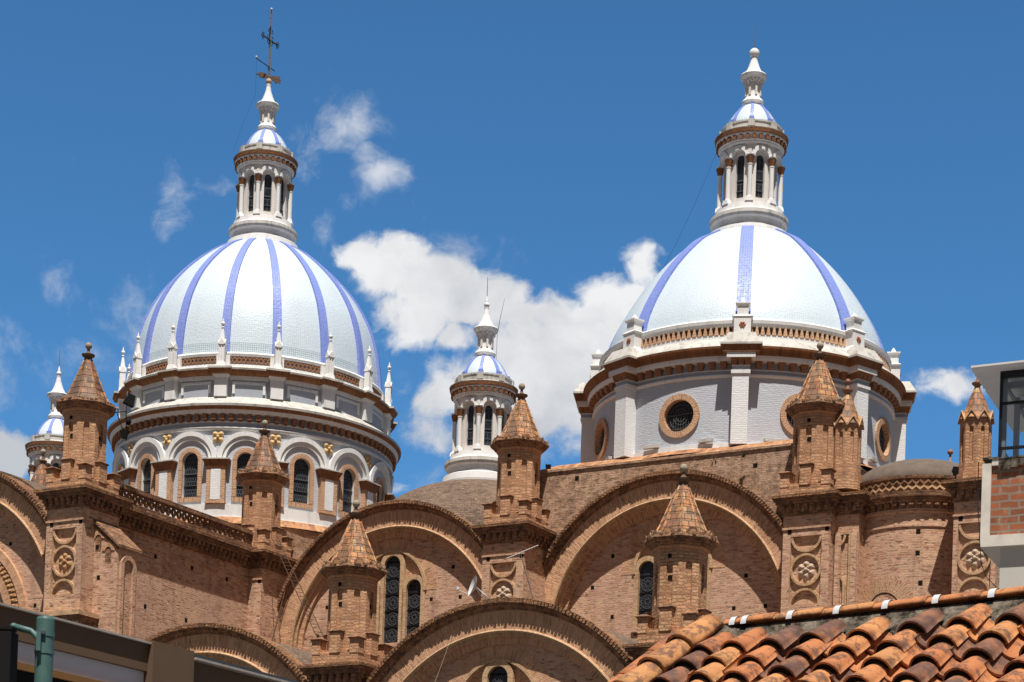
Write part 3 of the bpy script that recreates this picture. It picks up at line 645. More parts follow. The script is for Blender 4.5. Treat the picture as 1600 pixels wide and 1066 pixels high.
# ---------------------------------------------------------------- middle small domes of brick with lanterns
bd = MB(); bd.slathe(ogive([(7.2, 23.2), (6.9, 24.6), (6.1, 25.9), (4.9, 26.95), (3.5, 27.75), (1.9, 28.25)]), 'roof_brick', 96)
b1 = build('brick_dome', bd, CATH, (BAY, 0, 0), 0, 'low brown brick dome between the two great domes')
for s in (-BAY,):
    c = b1.copy(); COL.objects.link(c); c.parent = CATH; c.location = (s, 0, 0); c['label'] = 'low brick dome hidden behind the far left turret'
lanM = lantern(CATH, BAY, 33.36, 'white lantern on the low brick dome between the great domes', 4.5, .15, 'tip')
g = MB(); g.tube([(.55, .3, 3.1), (.62, .33, 3.7), (.82, .42, 4.85)], .02, 'iron', 5, .008); g.tube([(.5, .3, .6), (.52, .3, 3.1)], .012, 'iron', 4); build('lightning_rod', g, lanM)
lantern(CATH, -BAY, 33.36, 'farthest white lantern, behind the turret at the left', 4.5, .15, 'tip')

# ---------------------------------------------------------------- turrets
def octo(r, ph=pi / 8): return [(r * cos(2 * pi * k / 8 + ph), r * sin(2 * pi * k / 8 + ph)) for k in range(8)]
def make_turret(s, t, dz, label=None, tile_mat='spire_tile'):
    """shaft with niches; z 0 = top of pier cornice (23.45)"""
    mb = MB(); bt = 'brick_turret'
    mb.box(-1.12, 1.12, -1.12, 1.12, -.02, .5, bt); mb.box(-1.0, 1.0, -1.0, 1.0, .5, .62, bt)
    ap = .93; hw = ap * math.tan(pi / 8)
    for k in range(8):
        mb.X = Matrix.Rotation(2 * pi * k / 8, 4, 'Z')
        Mf = lambda x, z, d: (x, -ap + d, z)
        mb.holed(Mf, -hw, hw, .6, 3.55, archpts(0, .13, 1.55, 2.98, 8), .09, bt, bt, 2)
        mb.fill(archpts(0, .13, 1.55, 2.98, 8), Mf, .09, bt)
        if k in (0, 7, 2): mb.poly([Mf(-.09, 2.42, .07), Mf(.09, 2.42, .07), Mf(.09, 2.6, .07), Mf(-.09, 2.6, .07)], 'hole_dark')
        if k in (0, 3, 6): mb.poly([Mf(-.09, 3.22, -.004), Mf(.07, 3.22, -.004), Mf(.07, 3.38, -.004), Mf(-.09, 3.38, -.004)], 'hole_dark')
        # attached buttress block on four faces
        if k % 2 == 0:
            mb.box(-.25, .25, -1.16, -.88, .5, 1.3, bt); mb.taper(.27, .16, 1.3, .33, .2, 1.37, 'brick_cornice', 0, -1.02); mb.taper(.33, .2, 1.37, .2, .1, 1.45, 'brick_cornice', 0, -1.0)
    mb.X = Matrix.Identity(4)
    for (z0, z1, r0, r1, mt) in ((3.55, 3.68, 1.0, 1.10, bt), (3.68, 3.82, 1.12, 1.24, 'brick_cornice'), (3.82, 3.96, 1.27, 1.38, 'brick_cornice'), (3.96, 4.06, 1.38, 1.32, 'brick_cornice')):
        A = octo(r0 * 1.02); Bq = octo(r1 * 1.02)
        i = mb.pts([(x, y, z0) for x, y in A] + [(x, y, z1) for x, y in Bq])
        for j in range(8): mb.face((i + j, i + (j + 1) % 8, i + 8 + (j + 1) % 8, i + 8 + j), mt)
        mb.face([i + j for j in range(8)], mt); mb.face([i + 8 + j for j in range(8)], mt)
    # uneven brick edge on the eave
    rnd = random.Random(int(s * 10 + t)); 
    for j in range(40):
        a = 2 * pi * j / 40 + rnd.uniform(-.04, .04); r = 1.24 + rnd.uniform(-.03, .05); mb.X = Matrix.Rotation(a, 4, 'Z')
        mb.box(-.07, .07, -r - .05, -r + .12, 4.02, 4.08 + rnd.uniform(0, .06), 'brick_cornice')
    mb.X = Matrix.Identity(4)
    rv = random.Random(int(s * 31 + t * 7)); o = build('turret', mb, CATH, (s, t, 23.45 + dz), 0, label); o.rotation_euler = (rv.uniform(-.007, .007), rv.uniform(-.007, .007), 0)
    # corner merlons
    q = MB(); q.box(-.21, .21, -.21, .21, .45, 1.0, bt); q.taper(.22, .22, 1.0, .30, .30, 1.07, 'brick_cornice'); q.taper(.30, .30, 1.07, .12, .12, 1.16, 'brick_cornice')
    for j, (x, y) in enumerate(((-.93, -.93), (.93, -.93), (.93, .93), (-.93, .93))):
        if j == 0: q0 = build('merlon', q, o, (x, y, 0))
        else: c = q0.copy(); COL.objects.link(c); c.parent = o; c.location = (x, y, 0)
    # spire
    sp = MB(); prf = [(1.16, 4.05), (1.02, 4.22), (.89, 4.42), (.60, 5.1), (.34, 5.75), (.13, 6.22)]
    for k in range(8):
        a0_, a1_ = 2 * pi * (k - .5) / 8, 2 * pi * (k + .5) / 8; vv = 0
        for j in range(len(prf) - 1):
            (r0, z0), (r1, z1) = prf[j], prf[j + 1]; l = hypot(r1 - r0, z1 - z0); h0, h1 = r0 * sin(pi / 8), r1 * sin(pi / 8)
            sp.poly([(r0 * sin(a0_), -r0 * cos(a0_), z0), (r0 * sin(a1_), -r0 * cos(a1_), z0), (r1 * sin(a1_), -r1 * cos(a1_), z1), (r1 * sin(a0_), -r1 * cos(a0_), z1)], tile_mat,
                    ((k * 1.37 - h0, vv), (k * 1.37 + h0, vv), (k * 1.37 + h1, vv + l), (k * 1.37 - h1, vv + l))); vv += l
        for j in range(6):
            z = 4.42 + j * .30
            def rz(z):
                for (r0, z0), (r1, z1) in zip(prf, prf[1:]):
                    if z0 <= z <= z1: return r0 + (r1 - r0) * (z - z0) / (z1 - z0)
                return .13
            ra, rb_ = rz(z) + .022, rz(z + .29) + .004
            sp.poly([(ra * sin(a0_), -ra * cos(a0_), z), (ra * sin(a1_), -ra * cos(a1_), z), (rb_ * sin(a1_), -rb_ * cos(a1_), z + .29), (rb_ * sin(a0_), -rb_ * cos(a0_), z + .29)], tile_mat, ((k * 1.37 - ra * .38, z * 1.07), (k * 1.37 + ra * .38, z * 1.07), (k * 1.37 + rb_ * .38, z * 1.07 + .31), (k * 1.37 - rb_ * .38, z * 1.07 + .31)))
            sp.poly([(ra * sin(a0_), -ra * cos(a0_), z), (ra * sin(a1_), -ra * cos(a1_), z), ((ra - .03) * sin(a1_), -(ra - .03) * cos(a1_), z), ((ra - .03) * sin(a0_), -(ra - .03) * cos(a0_), z)], tile_mat)
        # hip roll along each edge, overlapping tile courses
        for j in range(7):
            f0_ = j / 7; 
            def pr(fr):
                z = 4.1 + (6.2 - 4.1) * fr
                for (r0, z0), (r1, z1) in zip(prf, prf[1:]):
                    if z0 <= z <= z1: return r0 + (r1 - r0) * (z - z0) / (z1 - z0), z
                return .14, z
            ra, za = pr(f0_); rb_, zb = pr(min(1, f0_ + 1 / 7 + .01)); rr = .062 - .03 * f0_
            sp.tube([(ra * sin(a1_), -ra * cos(a1_), za), (rb_ * sin(a1_), -rb_ * cos(a1_), zb)], rr, tile_mat, 6, rr * .75)
        # scalloped tiles round the foot
        sp.X = Matrix.Rotation(2 * pi * k / 8, 4, 'Z')
        if tile_mat == 'spire_tile' and t < -15: sp.X = Matrix.Identity(4); continue
        for (sx, w_) in ((0, .22 if (dz < 0 or s < 8) else .15), ):
            P = [(sx + w_ * cos(pi * j / 8), 4.06 + w_ * 1.25 * sin(pi * j / 8)) for j in range(9)]; sp.extr(P, -1.23, -.95, 'brick_cornice')
            P = [(sx + w_ * .6 * cos(pi * j / 8), 4.06 + w_ * .8 * sin(pi * j / 8)) for j in range(9)]; sp.extr(P, -1.26, -1.2, 'terracotta_relief')
        sp.X = Matrix.Rotation(2 * pi * (k + .5) / 8, 4, 'Z'); sp.extr([(.12 * cos(pi * j / 8), 4.05 + .17 * sin(pi * j / 8)) for j in range(9)], -1.32, -1.0, 'spire_tile')
        sp.X = Matrix.Identity(4)
    build('spire', sp, o)
    fi = MB(); fi.lathe([(.12, 6.15), (.16, 6.22), (.28, 6.30), (.30, 6.36), (.12, 6.42), (.07, 6.5), (.06, 6.62)], 'weathered_brown', 16); fi.ball((0, 0, 6.76), .155, 'stone_finial', 14, 1.05); build('finial', fi, o)
    return o
kidmap = {}
turrets = [(22.03, -8.86, 0, 'turret between the low brick dome and the long coping wall'), (7.05, -21.75, 0, 'turret on the corner of the left wing'), (7.05, -8.6, 0, 'turret in front of the windows of the left drum'),
           (36.7, -8.86, 0, 'turret in front of the right drum beside a smaller gabled turret'), (22.03, -22.1, -8.55, 'low turret standing before the middle brick arch'), (36.7, -22.1, -8.55, 'low turret standing before the right brick arch')]
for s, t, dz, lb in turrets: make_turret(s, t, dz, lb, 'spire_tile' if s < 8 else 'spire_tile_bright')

def gabled_turret(s, t, zb, ztip, label):
    """small octagonal turret, gables on each face; zb foot, ztip ball"""
    mb = MB(); bt = 'brick_turret'; H = ztip - zb; ze = H - 1.95; ap = .60; hw = ap * math.tan(pi / 8)
    mb.prism(octo(.74), -.6, .12, bt)
    for k in range(8):
        mb.X = Matrix.Rotation(2 * pi * k / 8, 4, 'Z'); Mf = lambda x, z, d: (x, -ap + d, z)
        mb.holed(Mf, -hw, hw, .1, ze, archpts(0, .085, .55, ze - .42, 8), .08, bt, bt, 2); mb.fill(archpts(0, .085, .55, ze - .42, 8), Mf, .08, bt)
        mb.extr([(-hw, ze - .02), (hw, ze - .02), (0, ze + .34)], -ap - .03, -ap + .2, bt)
        for sg in (-1, 1): mb.poly([(sg * (hw + .03), -ap - .1, ze - .08), (0, -ap - .1, ze + .36), (0, -ap + .3, ze + .46), (sg * (hw + .03), -ap + .1, ze - .02)], 'spire_tile_bright'); mb.band([(sg * (hw + .03), ze - .13), (0, ze + .30)], [(sg * (hw + .03), ze - .06), (0, ze + .37)], Mf, -.1, 0, 'brick_mould')
    mb.X = Matrix.Identity(4)
    o = build('gabled_turret', mb, CATH, (s, t, zb), 0, label)
    sp = MB(); prf = [(.74, ze), (.52, ze + .42), (.36, ze + .85), (.10, ze + 1.45)]
    for k in range(8):
        a0_, a1_ = 2 * pi * (k) / 8, 2 * pi * (k + 1) / 8; vv = 0
        for j in range(3):
            (r0, z0), (r1, z1) = prf[j], prf[j + 1]; l = hypot(r1 - r0, z1 - z0); h0, h1 = r0 * .38, r1 * .38
            sp.poly([(r0 * sin(a0_), -r0 * cos(a0_), z0), (r0 * sin(a1_), -r0 * cos(a1_), z0), (r1 * sin(a1_), -r1 * cos(a1_), z1), (r1 * sin(a0_), -r1 * cos(a0_), z1)], 'spire_tile_bright', ((k - h0, vv), (k + h0, vv), (k + h1, vv + l), (k - h1, vv + l))); vv += l
    build('spire', sp, o)
    fi = MB(); zt = ze + 1.42; fi.lathe([(.1, zt), (.13, zt + .04), (.22, zt + .12), (.23, zt + .17), (.09, zt + .23), (.05, zt + .36)], 'clay_finial', 14); fi.ball((0, 0, H), .115, 'clay_finial', 12, 1.05); build('finial', fi, o)
    return o
gabled_turret(38.0, -8.7, 24.4, 28.55, 'small gabled turret close beside the tall right turret')
gabled_turret(43.62, -8.6, 23.9, 28.2, 'gabled turret next to the glazed rooftop room')

# ---------------------------------------------------------------- piers
def cornice_sq(mb, x0, x1, y0, y1, zb, sides='flbr', dent=True):
    """stepped brick cornice round a rectangle; zb = underside (0.85 high)"""
    for (a, z0, z1, mt) in ((.06, 0, .14, 'brick_cornice'), (.28, .46, .60, 'brick_cornice'), (.36, .60, .72, 'brick_cornice'), (.44, .72, .85, 'brick_rim')):
        mb.box(x0 - a, x1 + a, y0 - a, y1 + a, zb + z0, zb + z1, mt)
    mb.box(x0 - .02, x1 + .02, y0 - .02, y1 + .02, zb + .14, zb + .46, 'brick_wall')
    def run(L0, L1, fn):
        n = max(2, int((L1 - L0) / .33)); 
        for j in range(n + 1): fn(L0 + (L1 - L0) * j / n)
    if 'f' in sides: run(x0 + .02, x1 - .02, lambda x: (mb.box(x - .09, x + .09, y0 - .25, y0, zb + .26, zb + .46, 'brick_cornice'), mb.box(x - .07, x + .07, y0 - .15, y0, zb + .15, zb + .259, 'brick_cornice')))
    if 'r' in sides: run(y0 + .02, y1 - .02, lambda y: (mb.box(x1, x1 + .25, y - .09, y + .09, zb + .26, zb + .46, 'brick_cornice'), mb.box(x1, x1 + .15, y - .07, y + .07, zb + .15, zb + .259, 'brick_cornice')))
def ring_panel(mb, cx, y, R, z_top, zc, z_bot, flower):
    """U, ring with rosette, half ring: mouldings standing in a recessed panel"""
    n = 28; f = lambda x, z, d: (x, y + d, z)
    zt = zc + 2 * R + .0; 
    mb.band([(cx - R * .86 * cos(pi * j / n), z_top - .0 - (z_top - (zt)) * 0 - 0 + (-(R * .86) * sin(pi * j / n))) for j in range(n + 1)], [(cx - R * cos(pi * j / n), z_top - R * sin(pi * j / n)) for j in range(n + 1)], f, 0, .13, 'brick_mould')
    mb.band([(cx + R * .86 * cos(2 * pi * j / 36), zc + R * .86 * sin(2 * pi * j / 36)) for j in range(36)], [(cx + R * cos(2 * pi * j / 36), zc + R * sin(2 * pi * j / 36)) for j in range(36)], f, 0, .13, 'brick_mould', True)
    mb.band([(cx - R * .86 * cos(pi * j / n), z_bot + R * .86 * sin(pi * j / n)) for j in range(n + 1)], [(cx - R * cos(pi * j / n), z_bot + R * sin(pi * j / n)) for j in range(n + 1)], f, 0, .13, 'brick_mould')
def make_pier(sx0, sx1, t0, t1, dz, zfoot, panel=True, label=None, relief='pale_relief'):
    mb = MB(); cx = (sx0 + sx1) / 2; R = .70
    zc = 20.28 + dz; ztop = 21.72 + dz; zbot = 18.80 + dz
    if panel:
        Mf = lambda x, z, d: (x, t0 + d, z)
        hole = [(cx - R, zbot), (cx - R, ztop), (cx + R, ztop), (cx + R, zbot)]
        mb.holed(Mf, sx0, sx1, zbot - .25, 22.6 + dz, hole, .15, 'brick_wall', 'brick_mould', 1)
        mb.fill(hole, Mf, .15, 'brick_wall')
        for (xa, xb) in ((sx0, sx0),): pass
        mb.box(sx0, sx1, t0 + .24, t1, zbot - .25, 22.6 + dz, 'brick_wall'); mb.box(sx0, sx1, t0, t1, zfoot, zbot - .25, 'brick_wall')
        for xx in (sx0, sx1): mb.poly([(xx, t0, zbot - .25), (xx, t0 + .24, zbot - .25), (xx, t0 + .24, 22.6 + dz), (xx, t0, 22.6 + dz)], 'brick_wall')
        ring_panel(mb, cx, t0 + .02, R, ztop, zc, zbot, True)
    else: mb.box(sx0, sx1, t0, t1, zfoot, 22.6 + dz, 'brick_wall')
    mb.box(sx0 - .03, sx1 + .03, t0 - .05, t1, 22.02 + dz, 22.10 + dz, 'brick_wall')
    for (x, z) in ((sx0 + .3, 21.92), (sx1 - .12, 21.95)): mb.box(x - .09, x + .09, t0 - .006, t0, z + dz - .1, z + dz + .1, 'hole_dark')
    cornice_sq(mb, sx0, sx1, t0, t1, 22.6 + dz, 'fr')
    o = build('pier', mb, CATH, (0, 0, 0), 0, label)
    if panel:
        q = MB(); petals(q, t0 + .13, zc, .42, relief, 6, relief, pi / 2); petals(q, t0 + .10, zc, .22, relief, 5, relief, -pi / 2)
        for v in q.v: v.x += cx
        build('rosette', q, o)
    return o
make_pier(21.02, 23.2, -10.16, -6.5, 0, 14, True, None)
make_pier(35.85, 37.95, -10.16, -6.5, 0, 14, True, None)
p137 = make_pier(6.2, 8.3, -23.05, -20.7, 0, 17.95, True, None, 'terracotta_relief')
make_pier(20.93, 23.13, -23.2, -21.0, -8.55, 0, True)
make_pier(35.6, 37.8, -23.2, -21.0, -8.55, 0, True)
make_pier(6.0, 8.1, -9.75, -7.5, 0, 14, False)
make_pier(43.2, 45.0, -9.9, -6.5, 0, 10, True)
# narrow pilaster beside the right pier, with half of the same ring panel
mb = MB(); mb.box(37.9, 39.0, -9.55, -6.5, 10, 22.6, 'brick_wall'); cornice_sq(mb, 37.9, 39.0, -9.55, -6.6, 22.6, 'f')
f = lambda x, z, d: (x, -9.55 + d, z)
n = 20; R = .5
for (za, sg, e) in ((21.72, -1, pi / 2), (19.6, 1, pi / 2)):
    mb.band([(38.0 + R * .82 * sin(e * j / n), za + sg * (R * .82 * cos(e * j / n))) for j in range(n + 1)] + [(38.0 + R * .82, za - (.0 if sg < 0 else 1.5))], [(38.0 + R * sin(e * j / n), za + sg * R * cos(e * j / n)) for j in range(n + 1)] + [(38.0 + R, za - (.0 if sg < 0 else 1.5))], f, -.14, 0, 'brick_mould')
mb.box(38.62, 38.7, -9.68, -9.55, 17, 21.75, 'brick_mould'); mb.box(38.0, 38.7, -9.68, -9.55, 21.75, 21.85, 'brick_mould')
for x in (38.02, 38.72): mb.box(x, x + .26, -9.70, -9.55, 17, 21.75, 'brick_wall')
build('corner_pilaster', mb, CATH)
# plinth under the wing corner pier
mb = MB(); mb.taper(1.35, 1.35, 17.2, 1.45, 1.45, 17.75, 'brick_cornice', 7.25, -22.1); mb.box(5.75, 8.75, -23.6, -20.6, 17.75, 17.95, 'brick_mould'); mb.taper(1.1, 1.1, 15.9, 1.35, 1.35, 17.2, 'brick_cornice', 7.25, -22.1); mb.box(6.3, 8.2, -23, -20.8, 0, 15.95, 'brick_wall')
build('pier_plinth', mb, CATH)

# ---------------------------------------------------------------- arched fronts (lunettes)
def rosette_lines(mb, cx, zc, r, y):
    f = lambda x, z, d: (x, y + d, z); n = 16
    for (a, b_) in ((r, r - .022), (r * .38, r * .38 - .02)):
        mb.band([(cx + b_ * cos(2 * pi * j / n), zc + b_ * sin(2 * pi * j / n)) for j in range(n)], [(cx + a * cos(2 * pi * j / n), zc + a * sin(2 * pi * j / n)) for j in range(n)], f, -.02, 0, 'lead', True)
    for k in range(6):
        a = k * pi / 3; c = (cx + r * .68 * cos(a), zc + r * .68 * sin(a)); q = r * .27
        mb.band([(c[0] + (q - .018) * cos(2 * pi * j / 8), c[1] + (q - .018) * sin(2 * pi * j / 8)) for j in range(8)], [(c[0] + q * cos(2 * pi * j / 8), c[1] + q * sin(2 * pi * j / 8)) for j in range(8)], f, -.015, 0, 'lead', True)
def lancet(parent, cx, hw, z0, ztop, y):
    zs = ztop - hw; mb = MB(); f = lambda x, z, d: (x, y + d, z)
    mb.fill(archpts(cx, hw, z0, zs, 14), f, -.01, 'stained_glass')
    mb.band(archpts(cx, hw, z0, zs, 18), archpts(cx, hw + .23, z0, zs, 18), f, -.2, 0, 'brick_mould')
    mb.box(cx - hw - .25, cx + hw + .25, y - .26, y, z0 - .2, z0, 'brick_wall')
    z = z0 + .4
    while z < ztop - .3:
        rosette_lines(mb, cx, z, min(hw - .06, .33), y - .014); mb.box(cx - hw, cx + hw, y - .05, y - .02, z + .38, z + .42, 'hole_dark'); z += .80
    for k in range(int((ztop - z0) / .16)):
        z = z0 + .08 + k * .16
        for sg in (-1, 1): mb.box(cx + sg * (hw - .07) - .012, cx + sg * (hw - .07) + .012, y - .03, y - .012, z, z + .08, 'lead')
    return build('lancet_window', mb, parent)
def lunette(sc, t0, R, zc, Ri, wz0, group_dz, wins, label=None, gx=0., wd=.7, relief=False):
    y = t0; arc = MB(); A0, A1 = radians(-4), radians(184); rr = R - 7.08 ; m_ = 'brick_arch'
    e = R - Ri
    prof = [(R, y + 1.0), (R, y), (R - .13, y), (R - .14, y + .12), (R - .22, y + .14), (R - .30, y + .24), (R - .38, y + .25), (R - .39, y + .28), (Ri + .10, y + .28),
            (Ri + .09, y + .24), (Ri + .03, y + .20), (Ri - .03, y + .24), (Ri - .04, y + wd * .55), (Ri - .16, y + wd * .57), (Ri - .17, y + wd * .78), (Ri - .42, y + wd * .8), (Ri - .43, y + wd + .1)]
    cm = 'brick_rim'
    mats = [cm, cm, cm, 'brick_cornice', 'brick_cornice', 'brick_cornice', 'brick_cornice', m_, m_, 'brick_mould', 'brick_mould', 'brick_mould', 'brick_mould', m_, m_, m_]
    arc.sweep(prof, m_, sc, zc, A0, A1, 96, mats=mats)
    # ragged brick edge of the rim
    rnd = random.Random(int(sc * 7 + t0)); n = 150
    for j in range(n):
        a = A0 + (A1 - A0) * (j + .5) / n; arc.X = Matrix.Translation((sc, 0, zc)) @ Matrix.Rotation(-(a - pi / 2), 4, 'Y'); q = rnd.uniform(-.02, .03)
        arc.box(-.055, .055, y - .05 + q, y + .1, R - .14, R + .03 + q * .5, 'brick_rim')
    arc.X = Matrix.Identity(4)
    o = build('arch', arc, CATH, (0, 0, 0), 0, label)
    w = MB(); yw = y + wd; f = lambda x, z, d: (x, yw + d, z)
    # wall disc with an arched recess holding the window group
    gz = 21.32 + group_dz; gR = 1.85; sc2 = sc + gx; hole = archpts(sc2, gR, wz0 - .1, gz, 26, 1.08)
    hb = wz0 - .1
    rows = []; 
    # wall above the springing as a fan of quads from recess edge to arch
    Ro = Ri - .40; cz0 = hb
    an = [pi * j / 64 for j in range(65)]
    def hr(a):
        dx, dz_ = cos(a), sin(a); best = 0
        H = len(hole)
        for j in range(H):
            p, q = hole[j], hole[(j + 1) % H]; ex, ez = q[0] - p[0], q[1] - p[1]; den = dx * ez - dz_ * ex
            if abs(den) < 1e-9: continue
            t = ((p[0] - sc2) * ez - (p[1] - cz0) * ex) / den; u = ((p[0] - sc2) * dz_ - (p[1] - cz0) * dx) / den
            if t > 0 and -1e-6 <= u <= 1.000001: best = max(best, t)
        return best
    def orr(a):
        dx, dz_ = cos(a), sin(a); ox, oz = sc2 - sc, cz0 - zc; b_ = ox * dx + oz * dz_; c_ = ox * ox + oz * oz - Ro * Ro; return -b_ + sqrt(max(0, b_ * b_ - c_))
    for j in range(64):
        q = []
        for a in (an[j], an[j + 1]): h, o_ = hr(a), orr(a); q.append(((sc2 + h * cos(a), cz0 + h * sin(a)), (sc2 + o_ * cos(a), cz0 + o_ * sin(a))))
        (a0_, b0_), (a1_, b1_) = q
        P = [a0_, b0_, b1_, a1_]; w.poly([f(x, z, 0) for x, z in P], 'brick_wall', tuple(P)); w.poly([f(*a0_, 0), f(*a1_, 0), f(*a1_, .16), f(*a0_, .16)], 'brick_mould')
    w.fill([(x, z) for x, z in hole], f, .16, 'brick_arch')
    w.band(archpts(sc2, gR, gz - .02, gz, 26, 1.08)[1:-1], archpts(sc2, gR + .16, gz - .02, gz, 26, 1.05)[1:-1], f, -.07, 0, 'brick_mould')
    w.band(archpts(sc2, gR + .17, gz - .02, gz, 26, 1.05)[1:-1], archpts(sc2, gR + .75, gz - .02, gz, 26, 1.02)[1:-1], f, -.012, 0, m_)
    w.box(sc - R, sc + R, yw, yw + .3, zc - 8, hb, 'brick_wall')
    # put-log holes
    for row in range(5):
        z = hb + .9 + row * 1.45 + rnd.uniform(-.05, .05)
        for k in range(-4, 5):
            x = sc + k * 1.55 + (.5 if row % 2 else 0) + rnd.uniform(-.12, .12); r = hypot(x - sc, z - zc)
            if r > Ri - .65 or rnd.random() < .12: continue
            if abs(x - sc2) < gR + .3 and z < gz + gR + .25: continue
            w.box(x - .085, x + .085, yw - .006, yw + .05, z - .09, z + .09, 'hole_dark')
    if relief:
        for j in range(46):
            a = pi * (j + .5) / 46; w.X = Matrix.Translation((sc, 0, zc)) @ Matrix.Rotation(-(a - pi / 2), 4, 'Y')
            w.taper(.11, .10, 3.5, .05, .05, 3.86, 'terracotta_relief', 0, yw - .06); w.ball((0, yw - .12, 3.62), .09, 'terracotta_relief', 6); w.ball((.1, yw - .1, 3.82), .07, 'terracotta_relief', 6)
        w.X = Matrix.Identity(4)
        w.sweep([(4.35, yw), (4.35, yw - .16), (3.95, yw - .16), (3.95, yw), (3.5, yw), (3.5, yw - .16), (3.1, yw - .16), (3.1, yw)], m_, sc, zc, 0, pi, 60)
    wo_ = build('lunette_wall', w, CATH)
    for (cx, hw_, za, zb) in wins: lancet(wo_, sc2 + cx, hw_, za, zb, yw + .16)
    return o
up = [(0, .46, 18.85, 23.15), (-1.27, .42, 18.85, 21.9), (1.27, .42, 18.85, 21.9)]
upw = [(x, h, za - .5, zb - .5) for x, h, za, zb in up]
lo = [(x, h, za - 8.5, zb - 8.5) for x, h, za, zb in up]
lunette(BAY, -8.35, 7.08, 18.57, 5.85, 18.6, 0, up, 'brick arch under the low brick dome', gx=-.25)
lunette(S2, -8.35, 7.08, 18.57, 5.85, 18.6, 0, up, 'brick arch under the eight ribbed dome', wd=1.0)
lunette(-.35, -22.4, 7.45, 17.95, 6.2, 18.0, -.5, upw, 'brick arch of the left wing with a carved inner band', relief=True, wd=.8)
lunette(S2, -22.9, 7.52, 9.60, 6.3, 10.1, -8.5, lo, 'low brick arch in the middle foreground', gx=-.3)
lunette(BAY, -22.9, 7.45, 9.60, 6.25, 10.1, -8.5, lo, 'low brick arch in front of the wing side wall')
# vault roofs behind the arches
for (sc, t0, t1, R, zc, nm) in ((BAY, -7.4, 0, 7.0, 18.57, 'vault_roof'), (S2, -7.4, 0, 7.0, 18.5, 'vault_roof'), (-.35, -21.4, -4, 7.5, 18.0, 'vault_roof'), (S2, -22.0, -7.4, 7.42, 9.6, 'vault_roof'), (BAY, -22.0, -7.4, 7.35, 9.6, 'vault_roof')):
    v = MB(); v.sweep([(R, t1), (R, t0), (R - .3, t0)], 'roof_brick', sc, zc, 0, pi, 72, smooth=False); build(nm, v, CATH)

# ---------------------------------------------------------------- walls
mb = MB(); mb.box(-7.3, 7.2, -7.3, 7.3, 0, 25.2, 'brick_far'); mb.lathe([(8.1, 20), (8.1, 25.75)], 'brick_far', 96); build('crossing_wall', mb, CATH)
mb = MB(); x0, x1 = 22.25, 36.6; mb.box(x0, x1, -7.0, 7.9, 18, 26.30, 'brick_far')
mb.extr([(x0, 18.0), (x0, 26.3), (x1, 26.3), (x1, 18.0), (S2 + 6.99, 18.0)] + [(S2 + 7.0 * cos(pi * j / 60), 18.57 + 7.0 * sin(pi * j / 60)) for j in range(61)] + [(S2 - 6.99, 18.0)], -7.9, -7.001, 'brick_far'); mb.box(x0 - .04, x1 + .04, -7.97, 7.97, 26.30, 26.40, 'brick_far')
mb.taper((x1 - x0) / 2 + .03, 7.95, 26.40, (x1 - x0) / 2 - .8, 7.0, 26.86, 'coping_tile', (x0 + x1) / 2, 0)
for (x, z) in ((24.6, 25.9), (33.5, 25.6)): mb.box(x - .1, x + .1, -7.906, -7.9, z - .1, z + .1, 'hole_dark')
build('crossing_wall', mb, CATH)
mb = MB(); mb.box(-24, 44, -7.2, 7.2, 0, 18.4, 'brick_far'); mb.box(7.2, 22.3, -7.25, 7, 18.4, 24.0, 'brick_far'); mb.box(7.4, 45, -21.8, -7.3, 0, 9.7, 'brick_far')
mb.box(-22, -7.4, -7.0, 7.0, 18.4, 23.4, 'brick_far'); build('nave_wall', mb, CATH)
# wing side wall with cornice, balustrade, buttress
mb = MB(); mb.box(7.0, 7.3, -21.2, -8.0, 0, 22.6, 'brick_wall'); mb.box(-7.3, 7.0, -20.9, -7.9, 0, 18.2, 'brick_wall'); mb.box(7.0, 7.36, -20.9, -9.7, 22.02, 22.10, 'brick_wall')
rnd = random.Random(5)
for (t, z) in ((-16.9, 21.75), (-14.2, 21.75), (-11.5, 21.75), (-9.2, 21.8), (-14.5, 19.2), (-12.2, 19.0), (-17.5, 19.3), (-9.6, 18.9)): mb.box(7.3, 7.306, t - .09, t + .09, z - .1, z + .1, 'hole_dark')
cornice_sq(mb, 6.9, 7.42, -20.9, -9.75, 22.6, 'r'); mb.box(6.9, 7.8, -20.9, -9.7, 23.45, 23.6, 'brick_cornice')
mb.box(7.3, 7.62, -8.9, -7.9, 17, 22.6, 'brick_wall')
sw = build('wing_side_wall', mb, CATH)
bl = MB(); xx = 7.5; za, zb = 23.72, 24.2; f = lambda t, z, d: (xx + .1 - d, t, z)
bl.box(xx - .12, xx + .12, -20.6, -9.7, 23.6, 23.72, 'brick_cornice'); bl.box(xx - .16, xx + .20, -20.6, -9.7, 24.22, 24.34, 'brick_cornice'); bl.box(xx - .12, xx + .14, -20.6, -9.7, 24.34, 24.44, 'brick_rim')
for t in (-20.5, -9.8): bl.box(xx - .2, xx + .24, t - .2, t + .2, 23.6, 24.62, 'brick_turret')
n = 27
